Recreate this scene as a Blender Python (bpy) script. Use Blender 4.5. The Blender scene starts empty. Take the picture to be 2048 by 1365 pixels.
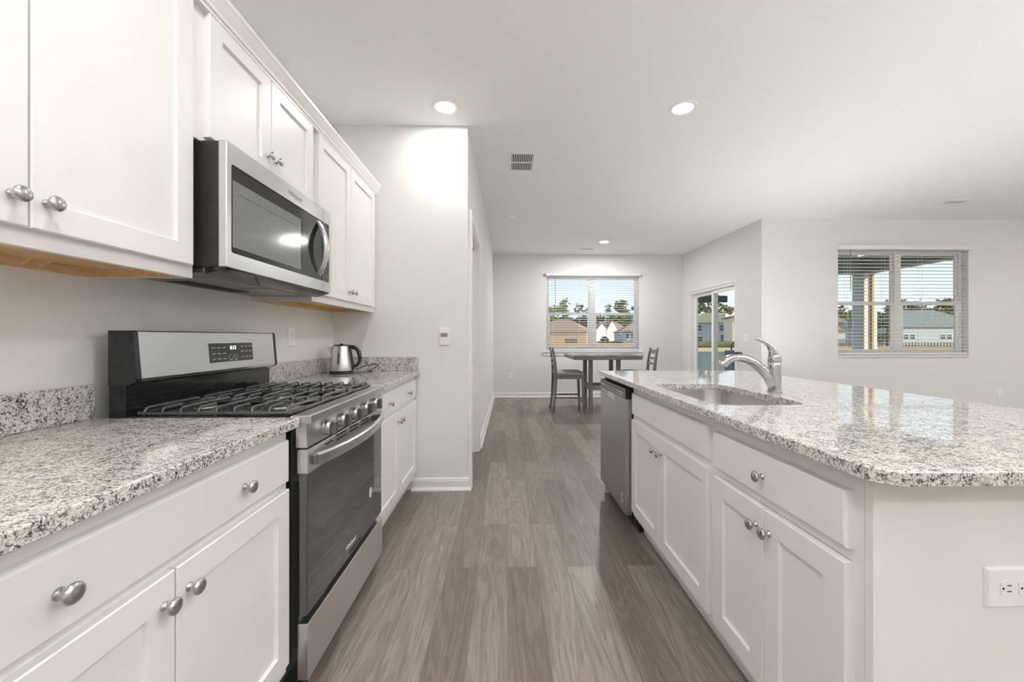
import bpy, bmesh, math, random
from mathutils import Vector, Matrix

random.seed(7)
PI = math.pi
S = bpy.context.scene
COL = S.collection

# ------------------------------------------------------------------ camera, world, sun, exposure
CAM_H = 1.15
cam = bpy.data.cameras.new('camera')
cam.sensor_width = 36.0
cam.lens = 796.0 / 2048.0 * 36.0
cam.shift_x = -5.0 / 2048.0
cam.shift_y = -7.5 / 2048.0
cam.clip_start = 0.02
cam.clip_end = 1000
cam_o = bpy.data.objects.new('camera', cam)
cam_o.location = (0, 0, CAM_H)
cam_o.rotation_euler = (PI / 2, 0, -math.radians(1.37))
COL.objects.link(cam_o)
S.camera = cam_o

S.view_settings.view_transform = 'Standard'
S.view_settings.look = 'None'
S.view_settings.gamma = 1.0
S.view_settings.use_curve_mapping = False
S.view_settings.exposure = 0.56
S.cycles.use_denoising = True
S.cycles.max_bounces = 10
S.cycles.diffuse_bounces = 6
S.cycles.glossy_bounces = 5
S.cycles.transparent_max_bounces = 16
S.cycles.sample_clamp_indirect = 8.0

LAMP_STRENGTH = 300.0
FILL_UPLIGHT_STRENGTH = 400.0  # output of the added, unseen ceiling-bounce lamps
SKY_STRENGTH = 0.83
SUN_STRENGTH = 4.2

w = bpy.data.worlds.new('sky')
S.world = w
w.use_nodes = True
wn = w.node_tree
wn.nodes.clear()
tc = wn.nodes.new('ShaderNodeTexCoord')
sx = wn.nodes.new('ShaderNodeSeparateXYZ')
rp = wn.nodes.new('ShaderNodeValToRGB')
bg = wn.nodes.new('ShaderNodeBackground')
ow = wn.nodes.new('ShaderNodeOutputWorld')
wn.links.new(tc.outputs['Generated'], sx.inputs[0])
wn.links.new(sx.outputs[2], rp.inputs[0])
wn.links.new(rp.outputs[0], bg.inputs[0])
wn.links.new(bg.outputs[0], ow.inputs[0])
bg.inputs[1].default_value = SKY_STRENGTH
rp.color_ramp.elements[0].position = 0.0
rp.color_ramp.elements[0].color = (0.90, 0.94, 0.97, 1)
rp.color_ramp.elements[1].position = 0.6
rp.color_ramp.elements[1].color = (0.32, 0.52, 0.88, 1)
e_ = rp.color_ramp.elements.new(0.06)
e_.color = (0.84, 0.91, 0.96, 1)
e_ = rp.color_ramp.elements.new(0.2)
e_.color = (0.66, 0.80, 0.94, 1)

sun = bpy.data.lights.new('sun', 'SUN')
sun.energy = SUN_STRENGTH
sun.angle = math.radians(1.0)
sun.color = (1.0, 0.88, 0.70)
sun_o = bpy.data.objects.new('sun', sun)
sun_o.rotation_euler = Vector((0.80, -0.50, 0.42)).to_track_quat('Z', 'Y').to_euler()
sun_o.location = (12, -8, 9)
COL.objects.link(sun_o)


# ------------------------------------------------------------------ materials
def mat(name, color, rough=0.5, metal=0.0, spec=0.5, emis=None, estr=0.0, coat=0.0):
    m = bpy.data.materials.new(name)
    m.use_nodes = True
    b = m.node_tree.nodes['Principled BSDF']
    b.inputs['Base Color'].default_value = (*color, 1)
    b.inputs['Roughness'].default_value = rough
    b.inputs['Metallic'].default_value = metal
    b.inputs['Specular IOR Level'].default_value = spec
    b.inputs['Coat Weight'].default_value = coat
    if emis:
        b.inputs['Emission Color'].default_value = (*emis, 1)
        b.inputs['Emission Strength'].default_value = estr
    return m


class NT:
    def __init__(s, m):
        s.t = m.node_tree
        s.b = s.t.nodes['Principled BSDF']

    def n(s, kind, **kw):
        nd = s.t.nodes.new(kind)
        for k, v in kw.items():
            if k in nd.inputs:
                nd.inputs[k].default_value = v
            else:
                setattr(nd, k, v)
        return nd

    def l(s, a, b):
        s.t.links.new(a, b)

    def coord(s, scale=(1, 1, 1)):
        c = s.n('ShaderNodeTexCoord')
        mp = s.n('ShaderNodeMapping')
        mp.inputs['Scale'].default_value = scale
        s.l(c.outputs['Object'], mp.inputs[0])
        return mp.outputs[0]

    def ramp(s, fac, stops, interp='LINEAR'):
        r = s.n('ShaderNodeValToRGB')
        cr = r.color_ramp
        cr.interpolation = interp
        while len(cr.elements) > 1:
            cr.elements.remove(cr.elements[-1])
        cr.elements[0].position = stops[0][0]
        cr.elements[0].color = (*stops[0][1], 1)
        for p, c in stops[1:]:
            e = cr.elements.new(p)
            e.color = (*c, 1)
        s.l(fac, r.inputs[0])
        return r.outputs[0]

    def mix(s, fac, a, b, blend='MIX'):
        m = s.n('ShaderNodeMix')
        m.data_type = 'RGBA'
        m.blend_type = blend
        for sock, v in ((m.inputs[0], fac), (m.inputs[6], a), (m.inputs[7], b)):
            if hasattr(v, 'is_linked'):
                s.l(v, sock)
            elif isinstance(v, tuple):
                sock.default_value = (*v, 1)
            else:
                sock.default_value = v
        return m.outputs[2]

    def bump(s, h, strength=0.1, dist=0.01):
        b = s.n('ShaderNodeBump')
        b.inputs['Strength'].default_value = strength
        b.inputs['Distance'].default_value = dist
        s.l(h, b.inputs['Height'])
        s.l(b.outputs[0], s.b.inputs['Normal'])


def noisy(name, c0, c1, scale, rough=0.6, detail=4, lo=0.35, hi=0.65, stretch=(1, 1, 1), bump=0.0, metal=0.0, spec=0.5, rr=None):
    m = mat(name, c0, rough, metal, spec)
    t = NT(m)
    no = t.n('ShaderNodeTexNoise', Scale=scale, Detail=detail)
    t.l(t.coord(stretch), no.inputs['Vector'])
    t.l(t.ramp(no.outputs[0], [(lo, c0), (hi, c1)]), t.b.inputs['Base Color'])
    if bump:
        t.bump(no.outputs[0], bump)
    return m


def granite():
    m = mat('speckled_granite', (0.6, 0.58, 0.55), 0.04, 0, 0.5)
    m.node_tree.nodes['Principled BSDF'].inputs['IOR'].default_value = 1.75
    t = NT(m)
    co = t.coord((1.0, 1.0, 1.0))
    n1 = t.n('ShaderNodeTexNoise', Scale=150.0, Detail=6.0, Roughness=0.68, Distortion=1.2)
    n2 = t.n('ShaderNodeTexNoise', Scale=34.0, Detail=3.0)
    n3 = t.n('ShaderNodeTexNoise', Scale=330.0, Detail=2.0)
    for n in (n1, n2, n3):
        t.l(co, n.inputs['Vector'])
    a = t.n('ShaderNodeMath', operation='MULTIPLY_ADD')
    t.l(n2.outputs[0], a.inputs[0])
    a.inputs[1].default_value = 0.22
    t.l(n1.outputs[0], a.inputs[2])
    c = t.ramp(a.outputs[0], [(0.485, (0.03, 0.028, 0.026)), (0.522, (0.11, 0.105, 0.10)), (0.564, (0.32, 0.305, 0.285)), (0.602, (0.56, 0.555, 0.52)), (0.66, (0.76, 0.73, 0.685))])
    f = t.ramp(n3.outputs[0], [(0.33, (0.35, 0.34, 0.33)), (0.42, (1, 1, 1))])
    t.l(t.mix(1.0, c, f, 'MULTIPLY'), t.b.inputs['Base Color'])
    return m


def floor_mat():
    m = mat('grey_oak_plank_floor', (0.3, 0.26, 0.22), 0.38, 0, 0.45)
    t = NT(m)
    c = t.n('ShaderNodeTexCoord')
    sp = t.n('ShaderNodeSeparateXYZ')
    t.l(c.outputs['Object'], sp.inputs[0])
    cb = t.n('ShaderNodeCombineXYZ')
    t.l(sp.outputs[1], cb.inputs[0])
    of = t.n('ShaderNodeMath', operation='SUBTRACT')
    t.l(sp.outputs[0], of.inputs[0])
    of.inputs[1].default_value = 0.012 - 20 * 0.149
    t.l(of.outputs[0], cb.inputs[1])
    br = t.n('ShaderNodeTexBrick', offset=0.37, offset_frequency=2)
    br.inputs['Color1'].default_value = (0, 0, 0, 1)
    br.inputs['Color2'].default_value = (1, 1, 1, 1)
    br.inputs['Mortar'].default_value = (0.5, 0.5, 0.5, 1)
    br.inputs['Scale'].default_value = 1.0
    br.inputs['Mortar Size'].default_value = 0.0012
    br.inputs['Mortar Smooth'].default_value = 0.0
    br.inputs['Brick Width'].default_value = 1.22
    br.inputs['Row Height'].default_value = 0.149
    t.l(cb.outputs[0], br.inputs['Vector'])
    # grain, shifted per plank
    sh = t.n('ShaderNodeVectorMath', operation='MULTIPLY_ADD')
    t.l(br.outputs['Color'], sh.inputs[0])
    sh.inputs[1].default_value = (7.0, 13.0, 5.0)
    t.l(c.outputs['Object'], sh.inputs[2])
    mp = t.n('ShaderNodeMapping')
    mp.inputs['Scale'].default_value = (42, 1.8, 1)
    t.l(sh.outputs[0], mp.inputs[0])
    g1 = t.n('ShaderNodeTexNoise', Scale=1.0, Detail=6.0, Roughness=0.6, Distortion=1.2)
    t.l(mp.outputs[0], g1.inputs['Vector'])
    mp2 = t.n('ShaderNodeMapping')
    mp2.inputs['Scale'].default_value = (330, 9, 1)
    t.l(sh.outputs[0], mp2.inputs[0])
    g2 = t.n('ShaderNodeTexNoise', Scale=1.0, Detail=4.0, Roughness=0.7)
    t.l(mp2.outputs[0], g2.inputs['Vector'])
    mp3 = t.n('ShaderNodeMapping')
    mp3.inputs['Scale'].default_value = (9, 0.9, 1)
    t.l(sh.outputs[0], mp3.inputs[0])
    g3 = t.n('ShaderNodeTexNoise', Scale=1.0, Detail=2.0, Distortion=0.6)
    t.l(mp3.outputs[0], g3.inputs['Vector'])
    wv = t.n('ShaderNodeMath', operation='SINE')
    ml = t.n('ShaderNodeMath', operation='MULTIPLY')
    t.l(g3.outputs[0], ml.inputs[0])
    ml.inputs[1].default_value = 60.0
    t.l(ml.outputs[0], wv.inputs[0])
    base = t.ramp(br.outputs['Color'], [(0.0, (0.190, 0.155, 0.128)), (0.45, (0.245, 0.206, 0.175)), (1.0, (0.315, 0.272, 0.236))])
    k1 = t.ramp(g1.outputs[0], [(0.28, (0.80, 0.79, 0.78)), (0.5, (1, 1, 1)), (0.72, (1.11, 1.11, 1.11))])
    k2 = t.ramp(g2.outputs[0], [(0.34, (0.70, 0.69, 0.68)), (0.54, (1.05, 1.05, 1.05))])
    k3 = t.ramp(wv.outputs[0], [(0.0, (0.84, 0.84, 0.84)), (0.3, (1.01, 1.01, 1.01))])
    col = t.mix(1.0, t.mix(1.0, t.mix(1.0, base, k1, 'MULTIPLY'), k2, 'MULTIPLY'), k3, 'MULTIPLY')
    col = t.mix(br.outputs['Fac'], col, (0.15, 0.128, 0.108))
    t.l(col, t.b.inputs['Base Color'])
    rr = t.ramp(g1.outputs[0], [(0.3, (0.42, 0.42, 0.42)), (0.7, (0.32, 0.32, 0.32))])
    t.l(rr, t.b.inputs['Roughness'])
    t.bump(g2.outputs[0], 0.08, 0.002)
    return m


def steel(name, col, rough, stretch, amt=0.10):
    m = mat(name, col, rough, 1.0)
    t = NT(m)
    no = t.n('ShaderNodeTexNoise', Scale=1.0, Detail=3.0)
    t.l(t.coord(stretch), no.inputs['Vector'])
    t.l(t.ramp(no.outputs[0], [(0.3, tuple(x * (1 - amt) for x in col)), (0.7, tuple(min(1, x * (1 + amt)) for x in col))]), t.b.inputs['Base Color'])
    return m


def glass_mat():
    m = bpy.data.materials.new('window_glass')
    m.use_nodes = True
    t = m.node_tree
    t.nodes.clear()
    o = t.nodes.new('ShaderNodeOutputMaterial')
    mx = t.nodes.new('ShaderNodeMixShader')
    tr = t.nodes.new('ShaderNodeBsdfTransparent')
    tr.inputs[0].default_value = (0.96, 0.975, 0.97, 1)
    gl = t.nodes.new('ShaderNodeBsdfGlossy')
    gl.inputs['Roughness'].default_value = 0.0
    ge = t.nodes.new('ShaderNodeNewGeometry')
    dt = t.nodes.new('ShaderNodeVectorMath')
    dt.operation = 'DOT_PRODUCT'
    t.links.new(ge.outputs['Normal'], dt.inputs[0])
    t.links.new(ge.outputs['Incoming'], dt.inputs[1])
    prev = dt.outputs['Value']
    for op, va, vb in (('ABSOLUTE', None, None), ('SUBTRACT', 1.0, None), ('POWER', None, 5.0), ('MULTIPLY_ADD', None, 0.5)):
        q = t.nodes.new('ShaderNodeMath')
        q.operation = op
        if va is not None:
            q.inputs[0].default_value = va
            t.links.new(prev, q.inputs[1])
        else:
            t.links.new(prev, q.inputs[0])
            if vb is not None:
                q.inputs[1].default_value = vb
        if op == 'MULTIPLY_ADD':
            q.inputs[2].default_value = 0.02
        prev = q.outputs[0]
    t.links.new(prev, mx.inputs[0])
    t.links.new(tr.outputs[0], mx.inputs[1])
    t.links.new(gl.outputs[0], mx.inputs[2])
    t.links.new(mx.outputs[0], o.inputs[0])
    return m


M = {}
M['wall'] = noisy('wall_paint', (0.765, 0.758, 0.745), (0.78, 0.773, 0.76), 40, 0.75, spec=0.3)
M['ceiling'] = noisy('ceiling_paint', (0.88, 0.875, 0.865), (0.895, 0.89, 0.88), 30, 0.9, spec=0.15)
M['trim'] = noisy('white_trim_paint', (0.80, 0.79, 0.775), (0.82, 0.81, 0.795), 20, 0.4)
M['cab'] = noisy('white_cabinet_paint', (0.80, 0.79, 0.77), (0.815, 0.805, 0.785), 12, 0.36)
M['granite'] = granite()
M['floor'] = floor_mat()
M['steel'] = steel('brushed_stainless', (0.68, 0.68, 0.675), 0.28, (8, 3, 1200), 0.015)
M['steel_v'] = steel('brushed_stainless_grey', (0.45, 0.445, 0.435), 0.34, (60, 60, 3), 0.04)
M['steel_sink'] = noisy('satin_sink_steel', (0.58, 0.565, 0.55), (0.60, 0.585, 0.57), 3, 0.24, metal=1.0)
M['dark_steel'] = steel('dark_stainless', (0.22, 0.22, 0.215), 0.35, (40, 40, 40))
M['nickel'] = steel('brushed_nickel', (0.50, 0.49, 0.475), 0.26, (30, 30, 30), 0.02)
M['chrome'] = noisy('polished_chrome', (0.50, 0.50, 0.50), (0.54, 0.54, 0.54), 10, 0.06, metal=1.0)
M['black_gloss'] = noisy('black_enamel', (0.010, 0.010, 0.010), (0.016, 0.016, 0.015), 30, 0.10)
M['black'] = noisy('black_matte', (0.014, 0.014, 0.014), (0.022, 0.021, 0.02), 60, 0.45)
M['iron'] = noisy('cast_iron_grate', (0.04, 0.04, 0.039), (0.055, 0.055, 0.053), 80, 0.22, spec=1.0)
M['oven_glass'] = noisy('dark_oven_glass', (0.012, 0.013, 0.014), (0.016, 0.017, 0.018), 20, 0.05, spec=0.9)
M['oven_glass'].node_tree.nodes['Principled BSDF'].inputs['IOR'].default_value = 1.75
M['mw_glass'] = noisy('dark_microwave_glass', (0.018, 0.018, 0.017), (0.024, 0.024, 0.022), 20, 0.08)
M['mw_screen'] = noisy('microwave_window_screen', (0.17, 0.175, 0.173), (0.21, 0.215, 0.212), 200, 0.10)
M['mw_side'] = noisy('dark_bronze_side', (0.020, 0.016, 0.012), (0.028, 0.022, 0.017), 30, 0.38)
M['filter'] = noisy('filter_mesh', (0.22, 0.20, 0.17), (0.42, 0.39, 0.34), 260, 0.4, metal=0.8)
M['display'] = noisy('display_panel', (0.030, 0.032, 0.034), (0.036, 0.038, 0.04), 30, 0.2)
M['white_print'] = mat('white_print', (0.75, 0.75, 0.75), 0.5)
M['grey_print'] = mat('grey_print', (0.30, 0.30, 0.30), 0.5)
M['clock'] = mat('clock_digits', (0.9, 0.95, 1.0), 0.5, emis=(0.9, 0.97, 1.0), estr=1.4)
M['plastic_white'] = noisy('white_plastic', (0.86, 0.855, 0.84), (0.88, 0.875, 0.86), 20, 0.35)
M['plastic_black'] = noisy('black_plastic', (0.012, 0.011, 0.010), (0.018, 0.017, 0.016), 40, 0.3)
M['slot'] = mat('dark_slot', (0.02, 0.02, 0.02), 0.7)
M['bare_wood'] = noisy('bare_wood_underside', (0.58, 0.37, 0.18), (0.72, 0.50, 0.28), 9, 0.6, stretch=(6, 1, 6))
M['glass'] = glass_mat()
M['vinyl'] = noisy('white_vinyl', (0.88, 0.88, 0.87), (0.90, 0.90, 0.89), 20, 0.35)
M['slat'] = noisy('blind_slat', (0.80, 0.79, 0.775), (0.82, 0.81, 0.795), 20, 0.4)
M['table_wood'] = noisy('grey_brown_wood', (0.115, 0.10, 0.088), (0.20, 0.18, 0.16), 7, 0.34, stretch=(6, 6, .7), detail=6)
M['table_top'] = noisy('grey_brown_wood_top', (0.13, 0.115, 0.10), (0.19, 0.17, 0.15), 6, 0.09, stretch=(1.2, 9, 1), detail=6, spec=0.7)
M['fabric'] = noisy('grey_seat_fabric', (0.27, 0.255, 0.235), (0.36, 0.345, 0.32), 260, 0.85, bump=0.1)
M['dry_grass'] = noisy('dry_lawn', (0.37, 0.205, 0.08), (0.53, 0.32, 0.14), 0.7, 0.95, detail=8, lo=0.3, hi=0.7)
M['bank_grass'] = noisy('bank_grass', (0.46, 0.36, 0.15), (0.62, 0.47, 0.22), 1.2, 0.95, detail=8)
M['water'] = noisy('pond_water', (0.02, 0.10, 0.12), (0.04, 0.14, 0.16), 0.6, 0.12)
M['concrete'] = noisy('porch_concrete', (0.42, 0.40, 0.37), (0.50, 0.48, 0.45), 8, 0.85)
M['tan_siding'] = noisy('tan_siding', (0.60, 0.47, 0.30), (0.66, 0.52, 0.34), 3, 0.8, stretch=(0.2, 0.2, 6))
M['cream_siding'] = noisy('cream_siding', (0.76, 0.69, 0.54), (0.82, 0.75, 0.60), 3, 0.8, stretch=(0.2, 0.2, 6))
M['white_siding'] = noisy('white_siding', (0.80, 0.77, 0.72), (0.84, 0.82, 0.78), 3, 0.8, stretch=(0.2, 0.2, 6))
M['grey_siding'] = noisy('grey_blue_siding', (0.40, 0.43, 0.47), (0.46, 0.49, 0.53), 3, 0.8, stretch=(0.2, 0.2, 6))
M['shaded_teal_siding'] = noisy('pale_teal_shaded_siding', (0.38, 0.46, 0.46), (0.43, 0.51, 0.51), 3, 0.8, stretch=(0.2, 0.2, 6))  # teal of the shaded, tinted view is put into the siding colour
M['brown_roof'] = noisy('brown_shingles', (0.25, 0.17, 0.11), (0.38, 0.27, 0.19), 4, 0.9, detail=8)
M['green_roof'] = noisy('grey_green_shingles', (0.16, 0.19, 0.17), (0.22, 0.25, 0.23), 4, 0.9, detail=8)
M['olive_roof'] = noisy('olive_shingles', (0.24, 0.24, 0.14), (0.33, 0.32, 0.20), 4, 0.9, detail=8)
M['dark_window'] = noisy('house_window_glass', (0.05, 0.07, 0.09), (0.09, 0.11, 0.13), 2, 0.2)
M['leaf'] = noisy('pine_needles', (0.10, 0.13, 0.045), (0.26, 0.27, 0.10), 1.6, 0.9, detail=8)
M['leaf_dark'] = noisy('dark_needles', (0.05, 0.075, 0.03), (0.15, 0.16, 0.065), 1.3, 0.9, detail=8)
M['bark'] = noisy('pine_bark', (0.13, 0.09, 0.06), (0.22, 0.16, 0.11), 5, 0.9)
M['fence_dark'] = noisy('dark_fence_metal', (0.03, 0.035, 0.035), (0.05, 0.055, 0.055), 10, 0.6)
M['porch_green'] = noisy('grey_green_porch_paint', (0.17, 0.245, 0.21), (0.20, 0.28, 0.24), 8, 0.6)
M['post_paint'] = noisy('cream_post_paint', (0.78, 0.72, 0.60), (0.82, 0.76, 0.64), 8, 0.6)  # cream only; the blue-grey shade is a separate coloured sheet
M['spout_tan'] = noisy('tan_downspout_metal', (0.42, 0.30, 0.17), (0.48, 0.35, 0.20), 8, 0.5)
M['bar_teal'] = noisy('dark_teal_matte', (0.02, 0.055, 0.06), (0.03, 0.07, 0.075), 14, 0.8)
M['bin_teal'] = noisy('teal_plastic', (0.03, 0.12, 0.15), (0.04, 0.14, 0.17), 6, 0.45)
M['car_paint'] = noisy('dark_car_paint', (0.05, 0.075, 0.09), (0.07, 0.095, 0.11), 2, 0.2)
M['rubber'] = noisy('tyre_rubber', (0.015, 0.015, 0.015), (0.025, 0.025, 0.025), 20, 0.8)


# ------------------------------------------------------------------ mesh helpers
class MB:
    """collects shapes in world metres; build() links them as ONE mesh object"""

    def __init__(s):
        s.bm = bmesh.new()

    def box(s, x0, x1, y0, y1, z0, z1, bev=0.0, seg=2):
        x0, x1 = min(x0, x1), max(x0, x1)
        y0, y1 = min(y0, y1), max(y0, y1)
        z0, z1 = min(z0, z1), max(z0, z1)
        r = bmesh.ops.create_cube(s.bm, size=1.0)
        vs = r['verts']
        for v in vs:
            v.co = Vector((x0 + (v.co.x + .5) * (x1 - x0), y0 + (v.co.y + .5) * (y1 - y0), z0 + (v.co.z + .5) * (z1 - z0)))
        if bev > 0:
            es = list({e for v in vs for e in v.link_edges})
            bmesh.ops.bevel(s.bm, geom=es, offset=min(bev, .45 * min(x1 - x0, y1 - y0, z1 - z0)), segments=seg, profile=0.5, affect='EDGES')
        return s

    def loops(s, rings, cap0=True, cap1=True, closed=False):
        """rings: lists of points with equal count; bridged by quads"""
        R = [[s.bm.verts.new(p) for p in ring] for ring in rings]
        n = len(R[0])
        pairs = list(zip(R[:-1], R[1:])) + ([(R[-1], R[0])] if closed else [])
        for a, b in pairs:
            for i in range(n):
                j = (i + 1) % n
                try:
                    s.bm.faces.new((a[i], a[j], b[j], b[i]))
                except ValueError:
                    pass
        if cap0 and not closed:
            s.bm.faces.new(list(reversed(R[0])))
        if cap1 and not closed:
            s.bm.faces.new(R[-1])
        return s

    def lathe(s, prof, origin=(0, 0, 0), axis='Z', n=24, sc=(1, 1)):
        """prof: (radius, height) pairs along the axis"""
        rings = []
        for r, h in prof:
            ring = []
            for i in range(n):
                a = 2 * PI * i / n
                u, v = max(r, 1e-5) * math.cos(a) * sc[0], max(r, 1e-5) * math.sin(a) * sc[1]
                if axis == 'Z':
                    p = (u, v, h)
                elif axis == 'X':
                    p = (h, u, v)
                elif axis == '-X':
                    p = (-h, -u, v)
                elif axis == '-Y':
                    p = (u, -h, v)
                else:
                    p = (-u, h, v)
                ring.append(Vector(p) + Vector(origin))
            rings.append(ring)
        return s.loops(rings)

    def tube(s, pts, r, n=12, flat=1.0, up=None):
        pts = [Vector(p) for p in pts]
        rr = r if isinstance(r, (list, tuple)) else [r] * len(pts)
        rings = []
        prev = None
        for i, p in enumerate(pts):
            d = (pts[min(i + 1, len(pts) - 1)] - pts[max(i - 1, 0)]).normalized()
            if prev is None:
                ref = Vector(up) if up else (Vector((0, 0, 1)) if abs(d.z) < 0.9 else Vector((0, 1, 0)))
            else:
                ref = prev
            a = (ref - d * ref.dot(d)).normalized()
            prev = a
            b = d.cross(a)
            rings.append([p + a * (math.cos(2 * PI * k / n) * rr[i] * flat) + b * (math.sin(2 * PI * k / n) * rr[i]) for k in range(n)])
        return s.loops(rings)

    def bar(s, p0, p1, w, h, up=(0, 0, 1), w1=None, h1=None):
        """rectangular bar from p0 to p1"""
        p0, p1 = Vector(p0), Vector(p1)
        d = (p1 - p0).normalized()
        u = Vector(up)
        u = (u - d * u.dot(d)).normalized()
        r = d.cross(u)
        w1 = w if w1 is None else w1
        h1 = h if h1 is None else h1
        rings = []
        for p, ww, hh in ((p0, w, h), (p1, w1, h1)):
            rings.append([p + r * (a * ww / 2) + u * (b * hh / 2) for a, b in ((-1, -1), (1, -1), (1, 1), (-1, 1))])
        return s.loops(rings)

    def sweep(s, sections):
        return s.loops(sections)

    def prism(s, outer, z0, z1, holes=(), ease=None):
        """flat plate with outline(s) in xy; outer may be a function(inset) when ease is given"""
        bm = s.bm

        def loop(pts, z):
            return [bm.verts.new((p[0], p[1], z)) for p in pts]

        def side(a, b):
            for i in range(len(a)):
                j = (i + 1) % len(a)
                bm.faces.new((a[i], a[j], b[j], b[i]))
        tops, bots = [], []
        for k, o in enumerate([outer] + list(holes)):
            if callable(o) and ease:
                sg = 1 if k == 0 else -1
                L = [loop(o(sg * ease), z0), loop(o(0), z0 + ease), loop(o(0), z1 - ease), loop(o(sg * ease * 0.3), z1 - ease * 0.3), loop(o(sg * ease), z1)]
            else:
                pts = o(0) if callable(o) else o
                L = [loop(pts, z0), loop(pts, z1)]
            for a, b in zip(L[:-1], L[1:]):
                side(a, b)
            bots.append(L[0])
            tops.append(L[-1])
        for group in (bots, tops):
            es = []
            for lp in group:
                for i in range(len(lp)):
                    e = bm.edges.get((lp[i], lp[(i + 1) % len(lp)]))
                    es.append(e)
            bmesh.ops.triangle_fill(bm, use_beauty=True, use_dissolve=False, edges=es)
        return s

    def shaker(s, y0, y1, z0, z1, xf, d, t=.020, rail=.060, rec=.010):
        """shaker door in a plane x = const; front face at xf looking along d (+1/-1)"""
        def ring(i, x):
            return [(x, y0 + i, z0 + i), (x, y1 - i, z0 + i), (x, y1 - i, z1 - i), (x, y0 + i, z1 - i)]
        b = .0025
        R = [ring(0, xf - d * t), ring(0, xf - d * b), ring(b, xf), ring(rail, xf), ring(rail + .004, xf - d * rec)]
        return s.loops(R)

    def slabfront(s, y0, y1, z0, z1, xf, d, t=.020, ch=.006):
        def ring(i, x):
            return [(x, y0 + i, z0 + i), (x, y1 - i, z0 + i), (x, y1 - i, z1 - i), (x, y0 + i, z1 - i)]
        return s.loops([ring(0, xf - d * t), ring(0, xf - d * ch), ring(ch * .4, xf - d * .0015), ring(ch, xf)])

    def knob(s, x, y, z, d):
        prof = [(.0090, 0), (.0092, .0015), (.0075, .004), (.0052, .007), (.0050, .013), (.0066, .0155), (.0125, .0175), (.0158, .0205), (.0162, .023), (.0145, .0262), (.0095, .0285), (.0, .0295)]
        return s.lathe(prof, (x, y, z), 'X' if d > 0 else '-X', 28, (1.0, 1.0))

    def build(s, name, m, parent=None, smooth=None):
        off = LOC.get(parent.name, Vector((0, 0, 0))) if parent is not None else Vector((0, 0, 0))
        bmesh.ops.recalc_face_normals(s.bm, faces=s.bm.faces[:])
        if off.length:
            bmesh.ops.translate(s.bm, verts=s.bm.verts[:], vec=-off)
        me = bpy.data.meshes.new(name)
        s.bm.to_mesh(me)
        s.bm.free()
        me.materials.append(m)
        if smooth:
            for p in me.polygons:
                p.use_smooth = True
            me.set_sharp_from_angle(angle=math.radians(smooth))
        o = bpy.data.objects.new(name, me)
        COL.objects.link(o)
        if parent is not None:
            o.parent = parent
            LOC[o.name] = off
        return o


LOC = {}


def thing(name, label, cat, loc=(0, 0, 0), group=None):
    o = bpy.data.objects.new(name, None)
    o.empty_display_size = 0.05
    COL.objects.link(o)
    o.location = loc
    LOC[o.name] = Vector(loc)
    return tag(o, label, cat, group)


def tag(o, label, cat, group=None, kind=None):
    o['label'] = label
    o['category'] = cat
    if group:
        o['group'] = group
    if kind:
        o['kind'] = kind
    return o


def struct(o, label=None):
    o['kind'] = 'structure'
    if label:
        o['label'] = label
    return o


def text(name, body, size, origin, right, up, m, parent, align='CENTER', shear=0.0, depth=.0004):
    cu = bpy.data.curves.new(name, 'FONT')
    cu.body = body
    cu.size = size
    cu.align_x = align
    cu.align_y = 'CENTER'
    cu.extrude = depth
    cu.shear = shear
    o = bpy.data.objects.new('lettering_source', cu)
    COL.objects.link(o)
    bpy.context.view_layer.update()
    me = bpy.data.meshes.new_from_object(o.evaluated_get(bpy.context.evaluated_depsgraph_get()))
    bpy.data.objects.remove(o)
    bpy.data.curves.remove(cu)
    r, u = Vector(right), Vector(up)
    nrm = r.cross(u)
    mx = Matrix(((r.x, u.x, nrm.x), (r.y, u.y, nrm.y), (r.z, u.z, nrm.z))).to_4x4()
    off = LOC.get(parent.name, Vector((0, 0, 0)))
    mx.translation = Vector(origin) - off
    me.transform(mx)
    me.materials.clear()
    me.materials.append(m)
    me.name = name
    ob = bpy.data.objects.new(name, me)
    COL.objects.link(ob)
    ob.parent = parent
    LOC[ob.name] = off
    return ob


def rrect(a0, a1, b0, b1, r, n=6):
    pts = []
    for cx, cy, s0 in ((a1 - r, b0 + r, -PI / 2), (a1 - r, b1 - r, 0), (a0 + r, b1 - r, PI / 2), (a0 + r, b0 + r, PI)):
        for k in range(n + 1):
            t = s0 + PI / 2 * k / n
            pts.append((cx + r * math.cos(t), cy + r * math.sin(t)))
    return pts


def copy_tree(o, parent=None):
    c = o.copy()
    COL.objects.link(c)
    c.parent = parent
    if parent is not None:
        c.matrix_parent_inverse = o.matrix_parent_inverse
    for ch in list(o.children):
        copy_tree(ch, c)
    return c


# ------------------------------------------------------------------ the room
XL = -1.285           # left wall
YP = 3.005            # pantry wall (faces the camera)
XP = -0.28            # its free corner
YF = 7.60             # far wall of the dining nook
XR = 3.43             # nook wall with the sliding door
YV = 5.24             # living-room wall with the second window
XE = 8.2              # living-room right wall
YB = -3.2             # wall behind the camera
ZC = 2.74
T = 0.14

b = MB()
b.prism([(XL - T, YB - T), (XE + T, YB - T), (XE + T, YV + T), (XR + T, YV + T), (XR + T, YF + T), (XL - T, YF + T)], -0.06, 0.0)
struct(b.build('floor', M['floor']))
b = MB()
b.prism([(XL - T, YB - T), (XE + T, YB - T), (XE + T, YV + T), (XR + T, YV + T), (XR + T, YF + T), (XL - T, YF + T)], ZC, ZC + 0.12)
struct(b.build('ceiling', M['ceiling']))

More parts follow.
